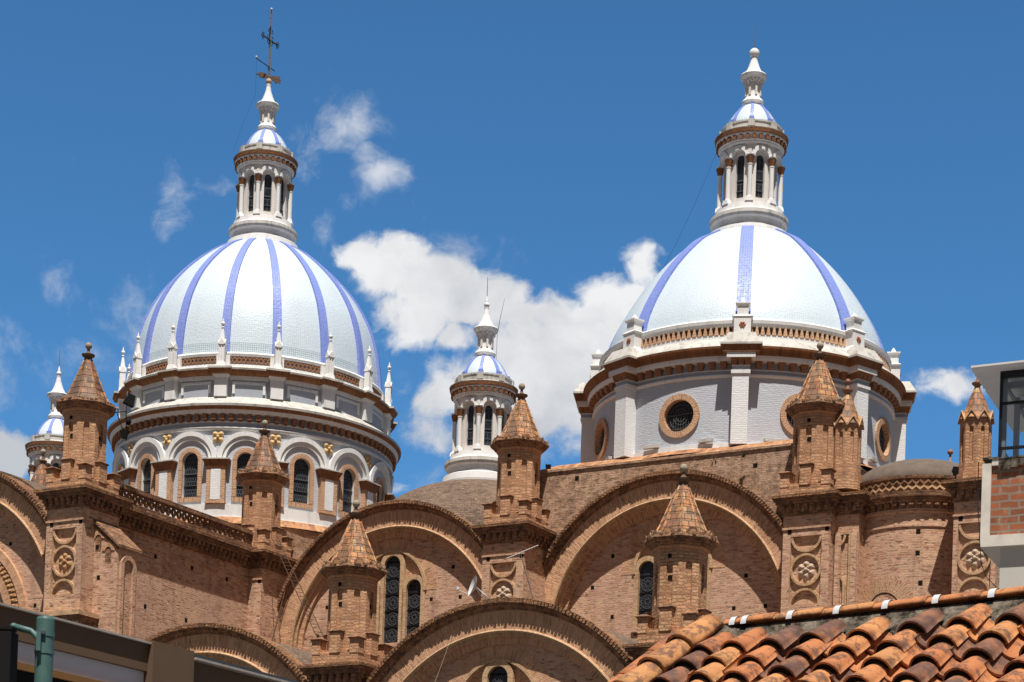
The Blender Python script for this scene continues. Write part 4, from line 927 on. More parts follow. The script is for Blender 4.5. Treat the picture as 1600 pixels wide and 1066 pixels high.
for j in range(n):
    t = -20.4 + 10.7 * j / n; w_ = 10.7 / n; c = (t + w_ / 2, 23.97)
    # interlaced pierced circles
    for sg in (-1, 1): bl.band([(c[0] - .2, c[1] - sg * .25 - .035), (c[0] + .2, c[1] + sg * .25 - .035)], [(c[0] - .2, c[1] - sg * .25 + .035), (c[0] + .2, c[1] + sg * .25 + .035)], f, -.0 - .01 * (sg > 0), .07, 'brick_cornice')
    q = 10
    for (dx, dz) in ((0, .0),): bl.band([(c[0] + .2 + .075 * cos(2 * pi * k / q), c[1] + .10 * sin(2 * pi * k / q)) for k in range(q)], [(c[0] + .2 + .115 * cos(2 * pi * k / q), c[1] + .16 * sin(2 * pi * k / q)) for k in range(q)], f, -.02, .07, 'brick_cornice', True)
    for z in (23.72, 24.22): bl.box(xx + .04, xx + .1, c[0] + .14, c[0] + .26, z - .07 if z > 24 else z, z if z > 24 else z + .07, 'brick_cornice')
build('balustrade', bl, sw)
bt = MB(); s0, s1, t0, t1 = 7.3, 9.66, -22.25, -20.95
P = [(s0, 10), (s1, 10), (s1, 20.95), (8.1, 22.2), (s0, 22.5)]; bt.extr(P, t0, t1, 'brick_wall')
bt.extr([(s0 - .05, 22.56), (8.05, 22.28), (s1 + .14, 20.86), (s1 + .14, 20.97), (8.05, 22.42), (s0 - .05, 22.7)], t0 - .12, t1 + .16, 'brick_cornice')
bt.extr([(8.0, 22.2), (s1 + .04, 20.86), (s1 + .04, 20.75), (8.0, 22.05)], t0 - .05, t0 + .01, 'brick_cornice')
for (cx, zt) in ((8.53, 21.5), (9.12, 20.92)):
    f = lambda x, z, d: (x, t0 + d, z); bt.fill(archpts(cx, .17, zt - .75, zt - .17, 10), f, -.004, 'brick_cornice'); bt.band(archpts(cx, .17, zt - .3, zt - .17, 10)[1:-1], archpts(cx, .36, zt - .3, zt - .17, 10)[1:-1], f, -.04, 0, 'brick_arch')
for (x, z) in ((8.47, 20.95), (8.6, 19.6)): bt.box(x - .09, x + .09, t0 - .006, t0, z - .1, z + .1, 'hole_dark')
f = lambda t, z, d: (s1 - d, t, z); bt.band(archpts(-21.62, .3, 12, 20.1, 10), archpts(-21.62, .5, 12, 20.1, 10), f, -.12, 0, 'brick_wall'); 
build('buttress', bt, CATH)

# ---------------------------------------------------------------- apse at the right
ax, ay = 39.9 + .6, -6.2; ap_ = MB(); AR = 3.0
ap_.lathe([(AR, 10), (AR, 21.95), (AR + .05, 21.97), (AR + .05, 22.05), (AR, 22.07), (AR, 22.55), (AR + .06, 22.6), (AR + .06, 22.72), (AR, 22.74), (AR, 23.0), (AR + .28, 23.02), (AR + .3, 23.16), (AR + .38, 23.18), (AR + .42, 23.40), (AR + .05, 23.45), (AR - .02, 23.46), (AR - .02, 23.98), (AR + .08, 24.0), (AR + .1, 24.12), (AR - .1, 24.14)],
          'brick_wall', 72, cx=ax, cy=ay, mats=['brick_wall'] * 10 + ['brick_cornice'] * 9)
for k in range(58):
    ap_.X = Matrix.Translation((ax, ay, 0)) @ Matrix.Rotation(2 * pi * k / 58, 4, 'Z'); ap_.box(-.09, .09, -AR - .26, -AR + .02, 22.84, 23.02, 'brick_cornice'); ap_.box(-.07, .07, -AR - .15, -AR + .02, 22.74, 22.839, 'brick_cornice')
ap_.X = Matrix.Translation((ax, ay, 0)); f = cyl(AR); 
n = 26
for row in (0, 1):
    P = []
    for j in range(2 * n + 1):
        x = -4.2 + 8.4 * j / (2 * n); P.append((x, (23.50 if row == 0 else 23.72) + (.13 if (j + row) % 2 else 0)))
    ap_.band(P, [(x, z + .09) for x, z in P], f, -.05, .02, 'brick_mould' if row == 0 else 'brick_cornice')
for (x, z) in ((-1.75, 21.75), (.95, 21.75), (-1.75, 20.85), (.95, 20.85), (-1.75, 19.55), (1.1, 19.6)): ap_.fill([(x - .09, z - .1), (x + .09, z - .1), (x + .09, z + .1), (x - .09, z + .1)], f, -.006, 'hole_dark')
ap_.band(archpts(-.45, .72, 18.5, 18.55, 20)[1:-1], archpts(-.45, 1.4, 18.5, 18.55, 20)[1:-1], f, -.03, .02, 'brick_frame')
ap_.X = Matrix.Identity(4)
ao = build('apse', ap_, CATH)
g = MB(); g.X = Matrix.Translation((ax, ay, 0)); g.fill(archpts(-.45, .72, 17, 18.55, 16), f, -.01, 'dark_glass'); build('window', g, ao)
g = MB(); g.slathe(ogive([(2.95, 24.0), (2.85, 24.4), (2.3, 24.9), (1.3, 25.25), (.01, 25.36)]), 'old_render', 64, ax, ay); build('roof', g, ao)
g = MB(); g.lathe([(.12, 25.2), (.12, 25.75), (.2, 25.8), (.22, 25.87), (.08, 25.92), (.06, 26.0)], 'clay_finial', 12, cx=40.95, cy=-3.6); g.ball((40.95, -3.6, 26.5), .13, 'clay_finial', 10); g.tube([(40.95, -3.6, 25.9), (40.95, -3.6, 26.4)], .05, 'clay_finial', 6)
g.lathe([(.5, 24.6), (.2, 25.3), (.12, 25.3)], 'roof_brick', 12, cx=40.95, cy=-3.6); build('finial', g, ao)
# gray small spire at far left (behind wing corner)
g = MB(); g.lathe([(.95, 25.0), (.9, 25.1), (.5, 26.3), (.1, 27.15)], 'spire_tile', 8, cx=0, cy=0, smooth=False); g.lathe([(.1, 27.1), (.22, 27.2), (.08, 27.3), (.05, 27.5)], 'weathered_brown', 10); g.ball((0, 0, 27.65), .14, 'stone_finial', 10); g.prism(octo(.9), 20, 25.0, 'brick_turret')
build('rear_spire', g, CATH, (.75, -17.6, -.5))
# ---------------------------------------------------------------- small things on the church
def W2(s, t, z): return B(s, t, z)
# ladder
ld = MB(); a = W2(8.75, -9.6, 24.0); b_ = W2(17.2, -16.6, 16.45); d = (b_ - a); side = d.cross(Vector((0, 0, 1))).normalized() * .17
org = b_.copy(); ld.tube([a + side - org, b_ + side - org], .022, 'rusty_iron', 5); ld.tube([a - side - org, b_ - side - org], .022, 'rusty_iron', 5)
nn = int(d.length / .42)
for k in range(nn): p = a + d * ((k + .5) / nn) - org; ld.tube([p - side, p + side], .014, 'rusty_iron', 4)
tag(build('ladder', ld, None, org), 'long rusty iron ladder leaning from the low turret up to the wing corner', 'ladder')
# second loose pole
ld = MB(); a = W2(9.6, -9.8, 21.4); b_ = W2(12.6, -15.2, 16.6); ld.tube([a - b_, Vector((0, 0, 0))], .03, 'rusty_iron', 5)
tag(build('iron_pole', ld, None, b_), 'thin rusty iron pole propped against the arch left of the ladder', 'pole')
# satellite dish
dp = CAM + ray(741, 925) * 80.5
root = thing('satellite_dish', 'grey satellite dish on top of the low middle brick arch', 'satellite dish', dp + Vector((.35, 0, -.25)))
ds = MB(); n = 24; ax_ = Vector((-.93, -.25, .28)).normalized(); u_ = ax_.cross(Vector((0, 0, 1))).normalized(); v_ = ax_.cross(u_)
c0 = Vector((-.3, 0, .45)); rings = []
for k in range(6):
    r = .44 * k / 5; off = .16 * (k / 5) ** 2
    rings.append([c0 + ax_ * off + (u_ * cos(2 * pi * j / n) * .92 + v_ * sin(2 * pi * j / n)) * r for j in range(n)])
for k in range(5):
    i = ds.pts(rings[k] + rings[k + 1])
    for j in range(n): ds.face((i + j, i + (j + 1) % n, i + n + (j + 1) % n, i + n + j), 'dish_grey', None, True)
build('dish', ds, root)
ds = MB(); ds.tube([c0, Vector((0, .0, .2)), Vector((.25, 0, 0))], .03, 'dish_grey', 6); ds.tube([c0 + ax_ * .05, Vector((.0, 0, .0))], .02, 'dish_grey', 6); build('mount', ds, root)
ds = MB(); tip = c0 + ax_ * .75 + Vector((0, 0, -.38)); ds.tube([c0 + Vector((0, 0, -.42)), tip], .015, 'dish_grey', 5); ds.box(tip.x - .05, tip.x + .05, tip.y - .04, tip.y + .04, tip.z, tip.z + .12, 'dish_grey'); build('feed_arm', ds, root)
# yagi antenna
ap0 = CAM + ray(833, 936) * 80.2; top = CAM + ray(813, 864) * 80.2
root = thing('tv_antenna', 'aluminium television antenna on a thin mast before the turret pier', 'antenna', ap0)
g = MB(); g.tube([(0, 0, 0), top - ap0], .018, 'iron', 5); build('mast', g, root)
g = MB(); e0 = CAM + ray(791, 873) * 80.4 - ap0; e1 = CAM + ray(841, 852) * 79.6 - ap0; g.tube([e0, e1], .016, 'antenna_alu', 5)
for k in range(12): p = e0 + (e1 - e0) * ((k + .3) / 12); g.tube([p + Vector((-.05, -.16, -.02)), p + Vector((.05, .16, .02))], .007, 'antenna_alu', 4)
build('boom', g, root)
# floodlights beside the left turret
fp = B(8.35, -20.7, 27.3)
root = thing('floodlight', 'black floodlight cluster bracketed to the eave of the left wing turret', 'floodlight', fp)
g = MB(); g.tube([(-.6, 0, .0), (.1, 0, .1), (.12, 0, 1.0)], .03, 'iron', 5); g.tube([(.1, 0, .1), (.15, .1, -1.2)], .025, 'iron', 5); g.tube([(-.3, 0, 0), (.15, .1, -1.2)], .02, 'iron', 4); build('bracket', g, root)
g = MB(); g.X = Matrix.Rotation(.5, 4, 'Z') @ Matrix.Rotation(.3, 4, 'Y'); g.taper(.24, .12, .45, .16, .1, .95, 'black_metal', .05, 0); hd = build('lamp_head', g, root)
g = MB(); g.ball((.22, 0, -.35), .13, 'black_metal', 10, 1.3); g.taper(.1, .1, -1.1, .18, .14, -.75, 'black_metal', .05, .05); build('lamp_head', g, root)
# small grey spotlight on the wall coping beside the turret
root_p = B(22.9, -7.6, 26.0)
g = MB(); g.tube([(0, 0, 0), (0, 0, .5)], .02, 'iron', 5); g.taper(.09, .12, .5, .13, .16, .75, 'black_metal'); tag(build('spotlight', g, None, root_p), 'small black spotlight at the left end of the coping wall', 'spotlight')
# plants rooted in the brickwork
def tuft(px, py, D, n, r, label):
    mb = MB(); rn = random.Random(px); c = CAM + ray(px, py) * D
    for k in range(n):
        a = rn.uniform(0, 2 * pi); e = rn.uniform(-.5, 1.2); l = r * rn.uniform(.5, 1.1); tip = Vector((cos(a) * cos(e) * l * .8, -abs(sin(a)) * cos(e) * l * .8, sin(e) * l)); w_ = Vector((-sin(a), cos(a), 0)) * r * .13
        mid = tip * .55; mb.poly([Vector((0, 0, 0)), mid + w_, tip, mid - w_], 'leaf')
        if rn.random() < .5: q = mid + Vector((rn.uniform(-1, 1), -.5, rn.uniform(-1, 1))) * r * .3; mb.poly([mid, q + w_, q * 1.25, q - w_], 'leaf')
    tag(build('weed_plant', mb, None, c), label, 'plant', 'weeds growing out of the coping wall')
tuft(1118, 722, 90.6, 60, .32, 'larger green weed growing from the wall above the right arch')
tuft(1162, 714, 89.4, 30, .2, 'smaller green weed growing right of the larger one on the wall')
# wires
def wire(name, pts, r, mat, label):
    P = [CAM + ray(x, y) * D for x, y, D in pts]; mb = MB(); mb.tube([p - P[0] for p in P], r, mat, 4); tag(build(name, mb, None, P[0]), label, 'cable')
def sagpts(a, b, sag, n=14): return [(a[0] + (b[0] - a[0]) * k / n, a[1] + (b[1] - a[1]) * k / n + sag * 4 * (k / n) * (1 - k / n), a[2] + (b[2] - a[2]) * k / n) for k in range(n + 1)]
wire('guy_wire', sagpts((1122, 232, 97.3), (968, 530, 101), 22), .007, 'cable', 'thin dark guy wire from the right lantern down along the dome')
wire('rope', sagpts((722, 945, 80.4), (676, 1075, 78.5), 3), .008, 'twine', 'pale rope hanging across the low middle arch')

# ------------------------------------------------------------------ foreground: clay tile roof
rnd = random.Random(11)
m = MT('clay_tile', .78, .3)
at = m.n('ShaderNodeAttribute', attribute_name='tint'); cr_n = m.n('ShaderNodeValToRGB'); m.l(at.outputs['Fac'], cr_n.inputs[0])
els = cr_n.color_ramp.elements; els[0].position = 0; els[0].color = (.115, .062, .05, 1); els[1].position = 1; els[1].color = (.48, .235, .09, 1)
for p_, c_ in ((.22, (.13, .062, .045)), (.3, (.36, .125, .05)), (.55, (.46, .165, .06)), (.8, (.54, .235, .085))):
    e_ = els.new(p_); e_.color = (*c_, 1)
g1 = m.noise(m.pos(), 9, 6, .65); c = m.mix(m.ramp(g1, .42, .62, 0, .6), cr_n.outputs[0], (.40, .16, .065))
g2 = m.noise(m.pos(), 11, 8, .76); c = m.mix(m.ramp(g2, .50, .58, 0, .78), c, (.085, .048, .038))
g3 = m.noise(m.pos(), 60, 4, .6); c = m.mix(m.ramp(g3, .55, .72, 0, .5), c, (.16, .09, .065)); g5 = m.noise(m.pos(), 30, 6, .8); c = m.mix(m.ramp(g5, .60, .68, 0, .5), c, (.34, .30, .22)); m.out(c); m.bump(g5, .5, .006)
plain('tile_end_dark', (.022, .017, .013), .95, 0, var=.3, scale=30)
m = MT('roof_mortar', .95, .1); g1 = m.noise(m.pos(), 9, 9, .78); c = m.mix(m.ramp(g1, .40, .58), (.25, .21, .16), (.028, .022, .016)); m.out(c); m.bump(g1, .9, .03)
plain('clip_white', (.58, .59, .61), .45, var=.15, scale=40)
a_, p_ = radians(39), radians(34)
RO = CAM + ray(1350, 975) * 10; RH = Vector((cos(a_), -sin(a_), 0)); RG = Vector((-sin(a_) * cos(p_), -cos(a_) * cos(p_), -sin(p_))); RN = RH.cross(RG)
if RN.z < 0: RN = -RN
def Rf(a, b, n=0): return RO + RH * a + RG * b + RN * n
house = thing('tiled_roof_house', 'house corner with an old orange and brown clay tile roof at the lower right', 'house', (RO.x, RO.y, 0))
hoff = Vector((RO.x, RO.y, 0))
def tile(mb, O, D_, S_, N_, L_, r0, r1, up, tint, th=.014, seg=9, mat='clay_tile', arc=pi * .92, plug=False):
    """half-round clay tile from O along D_; r0 radius at the start (upper, narrow), r1 at the lower end"""
    mb.tint = tint; rows = []
    for k in range(4):
        f_ = k / 3; r = r0 + (r1 - r0) * f_; c = O + D_ * (L_ * f_)
        out_ = []; in_ = []
        for j in range(seg + 1):
            t = (pi - arc) / 2 + arc * j / seg
            dv = S_ * cos(t) + N_ * (sin(t) * (1 if up else -1)); out_.append(c + dv * r); in_.append(c + dv * (r - th))
        rows.append((mb.pts(out_), mb.pts(in_)))
    for k in range(3):
        for j in range(seg):
            for q in (0, 1):
                a, b = rows[k][q], rows[k + 1][q]; mb.face((a + j, a + j + 1, b + j + 1, b + j), mat, None, True)
        for j in (0, seg): a, b = rows[k], rows[k + 1]; mb.face((a[0] + j, a[1] + j, b[1] + j, b[0] + j), mat)
    if plug:
        c = O + D_ * (L_ - .012); mb.poly([c + (S_ * cos((pi - arc) / 2 + arc * j / seg) + N_ * sin((pi - arc) / 2 + arc * j / seg)) * (r1 - th * .6) for j in range(seg + 1)], 'tile_end_dark')  # near-black half disc closing the hollow at the tile's lower end
    for k in (0, 3):
        a = rows[k]
        for j in range(seg): mb.face((a[0] + j, a[0] + j + 1, a[1] + j + 1, a[1] + j), mat)
caps = MB(); pans = MB(); SP = .262; EX = .188
hip_k = .07
a_start = -1.0
def pick(): 
    x = rnd.random(); return rnd.uniform(.0, .2) if x < .33 else rnd.uniform(.3, .98)
for c_i, a in enumerate([-.72, -.53, -.32, -.08, .17, .43, .69, .94, 1.2, 1.45, 1.7, 1.95, 2.2]):
    j0 = rnd.uniform(-.02, .02); SP = .245
    for rrow in range(0, 13):
        b = .115 + j0 + rrow * EX
        jit = rnd.uniform(-.012, .012); 
        O = Rf(a + jit, b + rnd.uniform(-.012, .012), .03); tilt = (RG + RN * rnd.uniform(.035, .075)).normalized()
        tilt = (RG + RN * .095 + RH * rnd.uniform(-.05, .05)).normalized()
        tile(caps, O, tilt, RH, RN, EX + .07, .055, .079, True, pick(), th=.010, plug=True)
        O = Rf(a + SP / 2 + rnd.uniform(-.01, .01), b + .05 + rnd.uniform(-.02, .02), .07); tile(pans, O, (RG + RN * .05).normalized(), RH, RN, EX + .06, .098, .082, False, pick())
for mbx in (caps, pans):
    for v in mbx.v: v -= hoff
build('cover_tiles', caps, house); build('pan_tiles', pans, house)
# ridge: mortar band and ridge tiles; hip
mo = MB(); n = 60; rows = []
for j in range(n + 1):
    a = -.93 + 3.6 * j / n; w1 = .02 * sin(a * 9) + .014 * sin(a * 23 + 1)
    rows.append([Rf(a, .25 + w1, -.03), Rf(a, .13 + w1 * .6, .015), Rf(a, .05, .03), Rf(a, .0, .05), Rf(a, -.08, .03), Rf(a, -.2, -.15)])
P = [p for r in rows for p in r]; i = mo.pts([p - hoff for p in P])
for j in range(n):
    for k in range(5): q = i + 6 * j + k; mo.face((q, q + 6, q + 7, q + 1), 'roof_mortar', None, True)
hd_ = (RG - RH * hip_k).normalized(); hs = hd_.cross(RN).normalized(); ho = Rf(-.86, .03, .02)
rows = []
for j in range(41):
    c = ho + hd_ * (2.2 * j / 40 - .1); w1 = .012 * sin(j * 1.3)
    rows.append([c - hs * (.24 + w1) - RN * .10, c - hs * .17 + RN * .02, c - hs * .07 + RN * .05, c + hs * .07 + RN * .05, c + hs * (.15 + w1) - RN * .01, c + hs * (.2 + w1) - RN * .08])
sgn = 1
i = mo.pts([p - hoff for r in rows for p in r])
for j in range(40):
    for k in range(5): q = i + 6 * j + k; mo.face((q, q + 6, q + 7, q + 1), 'roof_mortar', None, True)
build('mortar_bed', mo, house)
rd = MB()
for j in range(14):
    O = Rf(-.80 + j * .285, -.03, .045); tile(rd, O, (RH + Vector((0, 0, .02))).normalized(), (Vector((-RG.x, -RG.y, 0))).normalized(), Vector((0, 0, 1)), .30, .041, .046, True, rnd.choice([.62, .72, .85, .9, .66]), seg=8)
for v in rd.v: v -= hoff
build('ridge_tiles', rd, house)
hp = MB()
for j in range(8):
    O = ho + RN * .045 + hd_ * (-.02 + j * .265) ; tile(hp, O, (hd_ + RN * .04).normalized(), hs, RN, .30, .078, .095, True, rnd.choice([.97, .82, .9, .7, .98]), seg=10)
for v in hp.v: v -= hoff
build('hip_tiles', hp, house)
# second tile edge just beyond the hip
h2 = MB()
for j in range(8):
    O = ho - hs * .0 + hd_ * (j * .27 + .02) - hs.normalized() * (.17 if hs.dot(RH) > 0 else -.17) + RN * .0 + RN * .035; tile(h2, O, hd_, hs, RN, .29, .05, .055, True, rnd.choice([.45, .62, .4]), seg=8)
for v in h2.v: v -= hoff
build('verge_tiles', h2, house)
cl = MB()
def strap(mb, O, D_, S_, N_, r, w_=.034):
    P = []; n = 10
    for k in (0, 1):
        for j in range(n + 1):
            t = pi * (.0 + j / n); P.append(O + D_ * (w_ * k) + S_ * (cos(t) * r) + N_ * (sin(t) * r))
    i = mb.pts([p - hoff for p in P])
    for j in range(n): mb.face((i + j, i + j + 1, i + n + 2 + j, i + n + 1 + j), 'clip_white', None, True)
for a in (-.76, -.69, -.42, -.15, .12, .39, .68, .98):
    cl = MB(); strap(cl, Rf(a, -.03, .045), RH, Vector((-RG.x, -RG.y, 0)).normalized(), Vector((0, 0, 1)), .0505); build('metal_clip', cl, house)
for k in (.62, 1.25): O = ho - hs * (.17 if hs.dot(RH) > 0 else -.17) + hd_ * k - RN * .01; cl = MB(); strap(cl, O, hd_, hs, RN, .062); build('metal_clip', cl, house)
# roof deck and walls of the house
dk = MB(); q = [Rf(-.88, .0, -.05), Rf(2.7, .0, -.05), Rf(2.7, 2.4, -.05), Rf(-.88 - hip_k * 2.4, 2.4, -.03)]
q2 = [p - Vector((0, 0, .12)) for p in q]; i = dk.pts([p - hoff for p in q + q2])
for fc in ((0, 1, 2, 3), (4, 7, 6, 5), (0, 4, 5, 1), (1, 5, 6, 2), (2, 6, 7, 3), (3, 7, 4, 0)): dk.face([i + k for k in fc], 'roof_mortar')
# far slope
far = Vector((sin(a_), cos(a_), -.75)); q = [Rf(-.88, -.18, -.16), Rf(2.7, -.18, -.16), Rf(2.7, -.18, -.16) + far * 2.2, Rf(-.88, -.18, -.16) + far * 2.2 - RH * .5]; i = dk.pts([p - hoff for p in q]); dk.face((i, i + 1, i + 2, i + 3), 'roof_mortar')
build('roof_deck', dk, house)
plain('plaster', (.62, .58, .50), .9, var=.2, scale=1.2)
wl = MB(); c1 = Rf(-1.1, 2.1); c2 = Rf(2.7, 2.1); back = Vector((sin(a_), cos(a_), 0)) * 3.0; fl_ = [c1, c2, c2 + back, c1 + back]; zt = c1.z - .1
i = wl.pts([Vector((p.x, p.y, 0)) - hoff for p in fl_] + [Vector((p.x, p.y, zt)) - hoff for p in fl_])
for j in range(4): wl.face((i + j, i + (j + 1) % 4, i + 4 + (j + 1) % 4, i + 4 + j), 'plaster')
wl.face((i + 4, i + 5, i + 6, i + 7), 'plaster'); build('wall', wl, house)

# ------------------------------------------------------------------ foreground: brown building at the left
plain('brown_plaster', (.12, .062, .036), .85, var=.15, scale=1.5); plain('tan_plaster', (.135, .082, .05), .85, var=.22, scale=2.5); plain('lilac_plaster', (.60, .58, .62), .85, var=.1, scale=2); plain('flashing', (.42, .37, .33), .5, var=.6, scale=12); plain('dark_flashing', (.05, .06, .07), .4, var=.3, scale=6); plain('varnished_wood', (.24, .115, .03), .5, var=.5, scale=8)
s_ = 58.0; borg = B(s_, -78, 0)
bb = thing('brown_shop_building', 'brown plastered parapet with lilac wall below at the lower left', 'building', borg, -PHI)
g = MB(); off = -78.0
def bx(s0, s1, t0, t1, z0, z1, mt): g.box(s0 - s_, s1 - s_, t0 - off, t1 - off, z0, z1, mt)
bx(52, 57.945, -84, -66, 0, 4.22, 'lilac_plaster'); build('wall', g, bb)
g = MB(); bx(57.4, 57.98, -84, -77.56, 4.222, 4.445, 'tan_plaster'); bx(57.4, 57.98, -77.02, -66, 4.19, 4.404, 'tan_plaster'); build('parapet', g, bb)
g = MB(); bx(57.35, 58.015, -84, -77.56, 4.446, 4.462, 'flashing'); bx(57.35, 58.05, -77.02, -66, 4.425, 4.45, 'dark_flashing'); bx(57.35, 58.06, -77.02, -66, 4.405, 4.424, 'flashing'); build('coping', g, bb)
g = MB(); bx(57.5, 58.035, -77.559, -77.021, 3.2, 4.475, 'tan_plaster'); build('pilaster', g, bb)
g = MB(); bx(57.94, 57.99, -84, -77.7, 4.0, 4.055, 'varnished_wood'); bx(57.94, 57.96, -84, -77.7, 3.4, 3.999, 'black_metal'); build('shop_sign_board', g, bb)
# ------------------------------------------------------------------ green post with traffic light
plain('green_enamel', (.07, .145, .13), .5, .4, var=.35, scale=14); plain('steel_band', (.35, .35, .36), .35, .5, 1., var=.2, scale=10)
pp = CAM + ray(70, 1000) * 14.0
root = thing('traffic_light_post', 'sea green steel post with elbow arm at the lower left', 'post', (pp.x, pp.y, 0))
ztop = (CAM + ray(70, 965) * 14.0).z
g = MB(); g.lathe([(.09, 0), (.062, .3), (.062, ztop - .015), (.056, ztop), (1e-6, ztop + .004)], 'green_enamel', 28); build('pole', g, root)
g = MB(); za = ztop - .115
for z in (za, za - .12): g.lathe([(.0625, z - .02), (.067, z - .02), (.067, z + .012), (.0625, z + .012)], 'green_enamel', 24)
g.box(-.05, .02, -.085, -.058, za - .012, za + .010, 'steel_band'); g.box(-.035, -.005, -.10, -.06, za - .13, za + .0, 'green_enamel'); g.ball((-.02, -.085, za - .02), .012, 'steel_band', 6); build('clamp', g, root)
g = MB(); zz = ztop - .085; g.tube([(-.02, -.078, za - .045), (-.08, -.082, zz - .025), (-.19, -.09, zz)], .021, 'green_enamel', 12); g.ball((-.195, -.09, zz), .025, 'green_enamel', 12); g.tube([(-.195, -.09, zz), (-.215, -.092, zz - .05), (-.22, -.093, zz - .12)], .024, 'green_enamel', 12); build('arm', g, root)
hp_ = (pp.x - .30, pp.y - .09, ztop - .12 - .9)
tl = thing('traffic_light', 'black traffic light housing hanging from the green post arm', 'traffic light', hp_)
g = MB(); g.box(-.14, .115, -.1, .1, 0, .895, 'black_metal'); g.box(-.15, .122, -.105, .02, .897, .915, 'black_metal'); build('housing', g, tl)
plain('lens_red', (.2, .01, .01), .2, var=0); plain('lens_amber', (.25, .12, .01), .2, var=0); plain('lens_green', (.01, .15, .06), .2, var=0)
for z, mt in ((.75, 'lens_red'), (.45, 'lens_amber'), (.15, 'lens_green')):
    g = MB(); g.X = Matrix.Translation((-.04, .1, z)) @ Matrix.Rotation(-pi / 2, 4, 'X'); g.lathe([(.075, 0), (.075, .015), (.05, .03), (1e-6, .035)], mt, 20); g.lathe([(.08, 0), (.083, .12)], 'black_metal', 20, a0=radians(30), a1=radians(330)); build('lens', g, tl)

# ------------------------------------------------------------------ right: rooftop room
plain('rough_concrete', (.72, .66, .57), .95, var=.45, scale=4); plain('pale_render', (.56, .52, .46), .9, var=.15, scale=2); plain('fibre_roof', (.70, .66, .62), .8, var=.3, scale=3); plain('frame_black', (.015, .015, .017), .4, var=0); plain('frame_grey', (.28, .29, .31), .5, var=.1)
m = MT('fired_brick', .9, .2); dn = m.n('ShaderNodeTexNoise'); dn.inputs['Scale'].default_value = 5; dn.inputs['Detail'].default_value = 4; m.l(m.pos(), dn.inputs['Vector'])
va = m.n('ShaderNodeVectorMath', operation='MULTIPLY_ADD'); m.l(dn.outputs['Color'], va.inputs[0]); va.inputs[1].default_value = (.05, .05, 0); m.l(m.uv(), va.inputs[2]); b = m.brick(va.outputs[0], (.38, .12, .055), (.22, .08, .042), (.24, .21, .165), .25, .098, .013, 0); g1 = m.noise(m.pos(), 7, 5, .7); c = m.mix(m.ramp(g1, .5, .72, 0, .5), b.outputs[0], (.50, .30, .20)); m.out(c); m.bump(b.outputs['Fac'], -.9, .03)
gm = MT('window_glass', .05, .5); gm.b.inputs['Base Color'].default_value = (.80, .86, .88, 1); gm.b.inputs['Transmission Weight'].default_value = 0
tr = gm.n('ShaderNodeBsdfTransparent'); tr.inputs[0].default_value = (.80, .86, .88, 1); gl = gm.n('ShaderNodeBsdfGlossy'); gl.inputs['Roughness'].default_value = .02; gl.inputs[0].default_value = (.9, .9, .9, 1)
ms = gm.n('ShaderNodeMixShader'); ms.inputs[0].default_value = .10; gm.l(tr.outputs[0], ms.inputs[1]); gm.l(gl.outputs[0], ms.inputs[2]); gm.l(ms.outputs[0], gm.nt.nodes['Material Output'].inputs['Surface'])
DD = 26.0
c0 = CAM + ray(1531, 860) * DD; RB = Vector((c0.x, c0.y, 0)); yaw = radians(-24)
rb = thing('rooftop_room', 'pale building with red brick parapet and a glazed room under a thin roof', 'building', RB, yaw)
def zz_(y, D=DD): return (CAM + ray(1560, y) * D).z
g = MB(); zb, zt = zz_(856), zz_(726)
g.box(.0, 6, .0, .2, zb, zb + .145, 'rough_concrete'); g.box(0, .115, .001, .2, zb + .146, zt, 'rough_concrete'); g.box(.12, 6, .0, .19, zt - .03, zt + .05, 'rough_concrete'); g.box(0, .2, .201, 5, zb, zt, 'rough_concrete'); g.box(.2, 6, .2, 5, zb, zb + .2, 'rough_concrete'); build('balcony_frame', g, rb)
g = MB(); g.box(.116, 6, .04, .19, zb + .146, zt - .035, 'fired_brick'); build('brick_parapet', g, rb)
g = MB(); rn = random.Random(3); x = .0
while x < 3: w_ = rn.uniform(.06, .2); g.box(x, x + w_ - .001, -.012, .2, zt + .051 - .0, zt + .058 + rn.uniform(0, .03), 'roof_mortar'); g.box(x, x + w_ - .001, -.004 - rn.uniform(0, .004), -.0005, zt - rn.uniform(.04, .10), zt + .05, 'roof_mortar') if x > .11 else None; x += w_
build('mortar_cap', g, rb)
g = MB(); g.box(.24, 6, .10, 5, 0, zb - .001, 'pale_render'); build('wall', g, rb)
# glazed room: starts back from the edge
g = MB(); zr = zz_(590, 26.2); 
gx0 = .17; gy = .12
g.box(gx0, gx0 + .035, gy, gy + .05, zt, zr, 'frame_black')
for z in (zr - .06, zr - .40, zr - .98): g.box(gx0, 6, gy, gy + .05, z, z + (.09 if z > zr - .1 else .03), 'frame_black')
for x in (1.1,): g.box(x, x + .035, gy, gy + .05, zt, zr, 'frame_grey')
g.box(gx0, gx0 + .035, 2.8, 2.85, zt, zr, 'frame_grey')
for k in range(0, 3): y = gy + .1 + k * .9; g.box(gx0 + .002, gx0 + .07, y, y + .07, zt, zr - .02, 'frame_grey')
for z in (zr - .10, zr - .98): g.box(gx0, gx0 + .04, gy + .06, 2.8, z, z + .04, 'frame_grey')
g.tube([(gx0 + .05, 2.8, zt + .1), (2.4, 2.8, zr - .2)], .03, 'frame_grey', 5); g.box(.2, 6, 2.76, 2.84, zt, zt + .05, 'frame_grey')
for x in (1.3, 2.4): g.box(x, x + .05, 2.78, 2.83, zt, zr, 'frame_grey')
build('window_frame', g, rb)
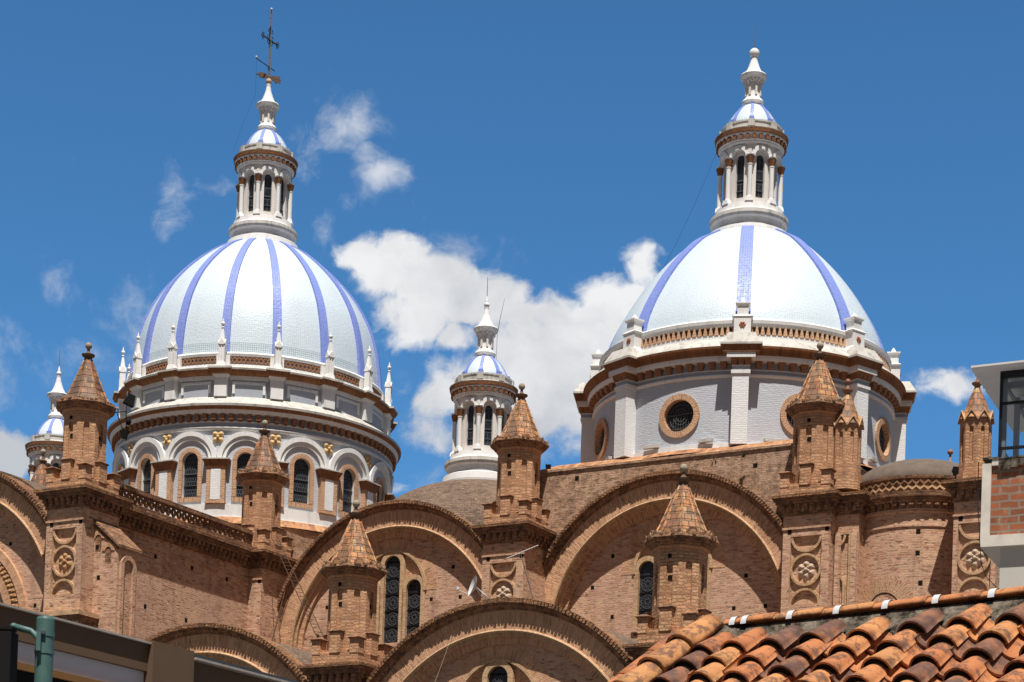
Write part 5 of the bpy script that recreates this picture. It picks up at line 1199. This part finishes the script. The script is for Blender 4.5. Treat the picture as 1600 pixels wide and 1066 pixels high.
g = MB(); g.poly([(gx0 + .03, gy + .025, zt), (6, gy + .025, zt), (6, gy + .025, zr), (gx0 + .03, gy + .025, zr)], 'window_glass'); build('pane', g, rb)
g = MB(); 
n = 30; A = []; 
for j in range(n + 1):
    y = -.12 + 3.1 * j / n; w_ = .02 * sin(y * 34); A.append(((-.16, y, zr + .02 + w_), (6.3, y, zr + .12 + w_)))
i = g.pts([p for q in A for p in q] + [(x, y, z + .025) for q in A for (x, y, z) in q])
for j in range(n):
    a = i + 2 * j; g.face((a, a + 1, a + 3, a + 2), 'fibre_roof', None, True); b = a + 2 * (n + 1); g.face((b, b + 2, b + 3, b + 1), 'fibre_roof', None, True); g.face((a, a + 2, b + 2, b), 'fibre_roof')
g.face((i, i + 2 * (n + 1), i + 2 * (n + 1) + 1, i + 1), 'fibre_roof')
for k in range(3): g.box(gx0, 6, .5 + k * .9, .56 + k * .9, zr - .08, zr, 'frame_grey')
build('roof', g, rb)
wire('loose_cable', [(1529, 722, 25.8), (1528, 780, 25.75), (1531, 850, 25.7), (1533, 880, 25.8), (1540, 900, 25.9), (1557, 918, 25.95)], .006, 'cable', 'loose dark cable hanging from the corner of the pale concrete balcony')

# ------------------------------------------------------------------ ground
g = MB(); g.poly([(-3000, -3000, 0), (3000, -3000, 0), (3000, 3000, 0), (-3000, 3000, 0)], 'cast_ground'); build('ground', g, kind='structure')
g = MB(); R0 = B(60, -130, 0); 
def gq(s0, s1, t0, t1, z0, z1, mt):
    i = g.pts([B(s0, t0, z0), B(s1, t0, z0), B(s1, t1, z0), B(s0, t1, z0), B(s0, t0, z1), B(s1, t0, z1), B(s1, t1, z1), B(s0, t1, z1)])
    for q in ((4, 5, 6, 7), (0, 1, 5, 4), (1, 2, 6, 5), (2, 3, 7, 6), (3, 0, 4, 7)): g.face([i + k for k in q], mt)
gq(62, 68, -140, -28, -.1, .004, 'asphalt'); build('road', g, kind='structure')
g = MB(); gq(59.5, 62, -140, -28, -.1, .13, 'paving'); build('pavement', g, kind='structure')
print('objects', len(bpy.data.objects), 'faces', sum(len(m_.polygons) for m_ in bpy.data.meshes))
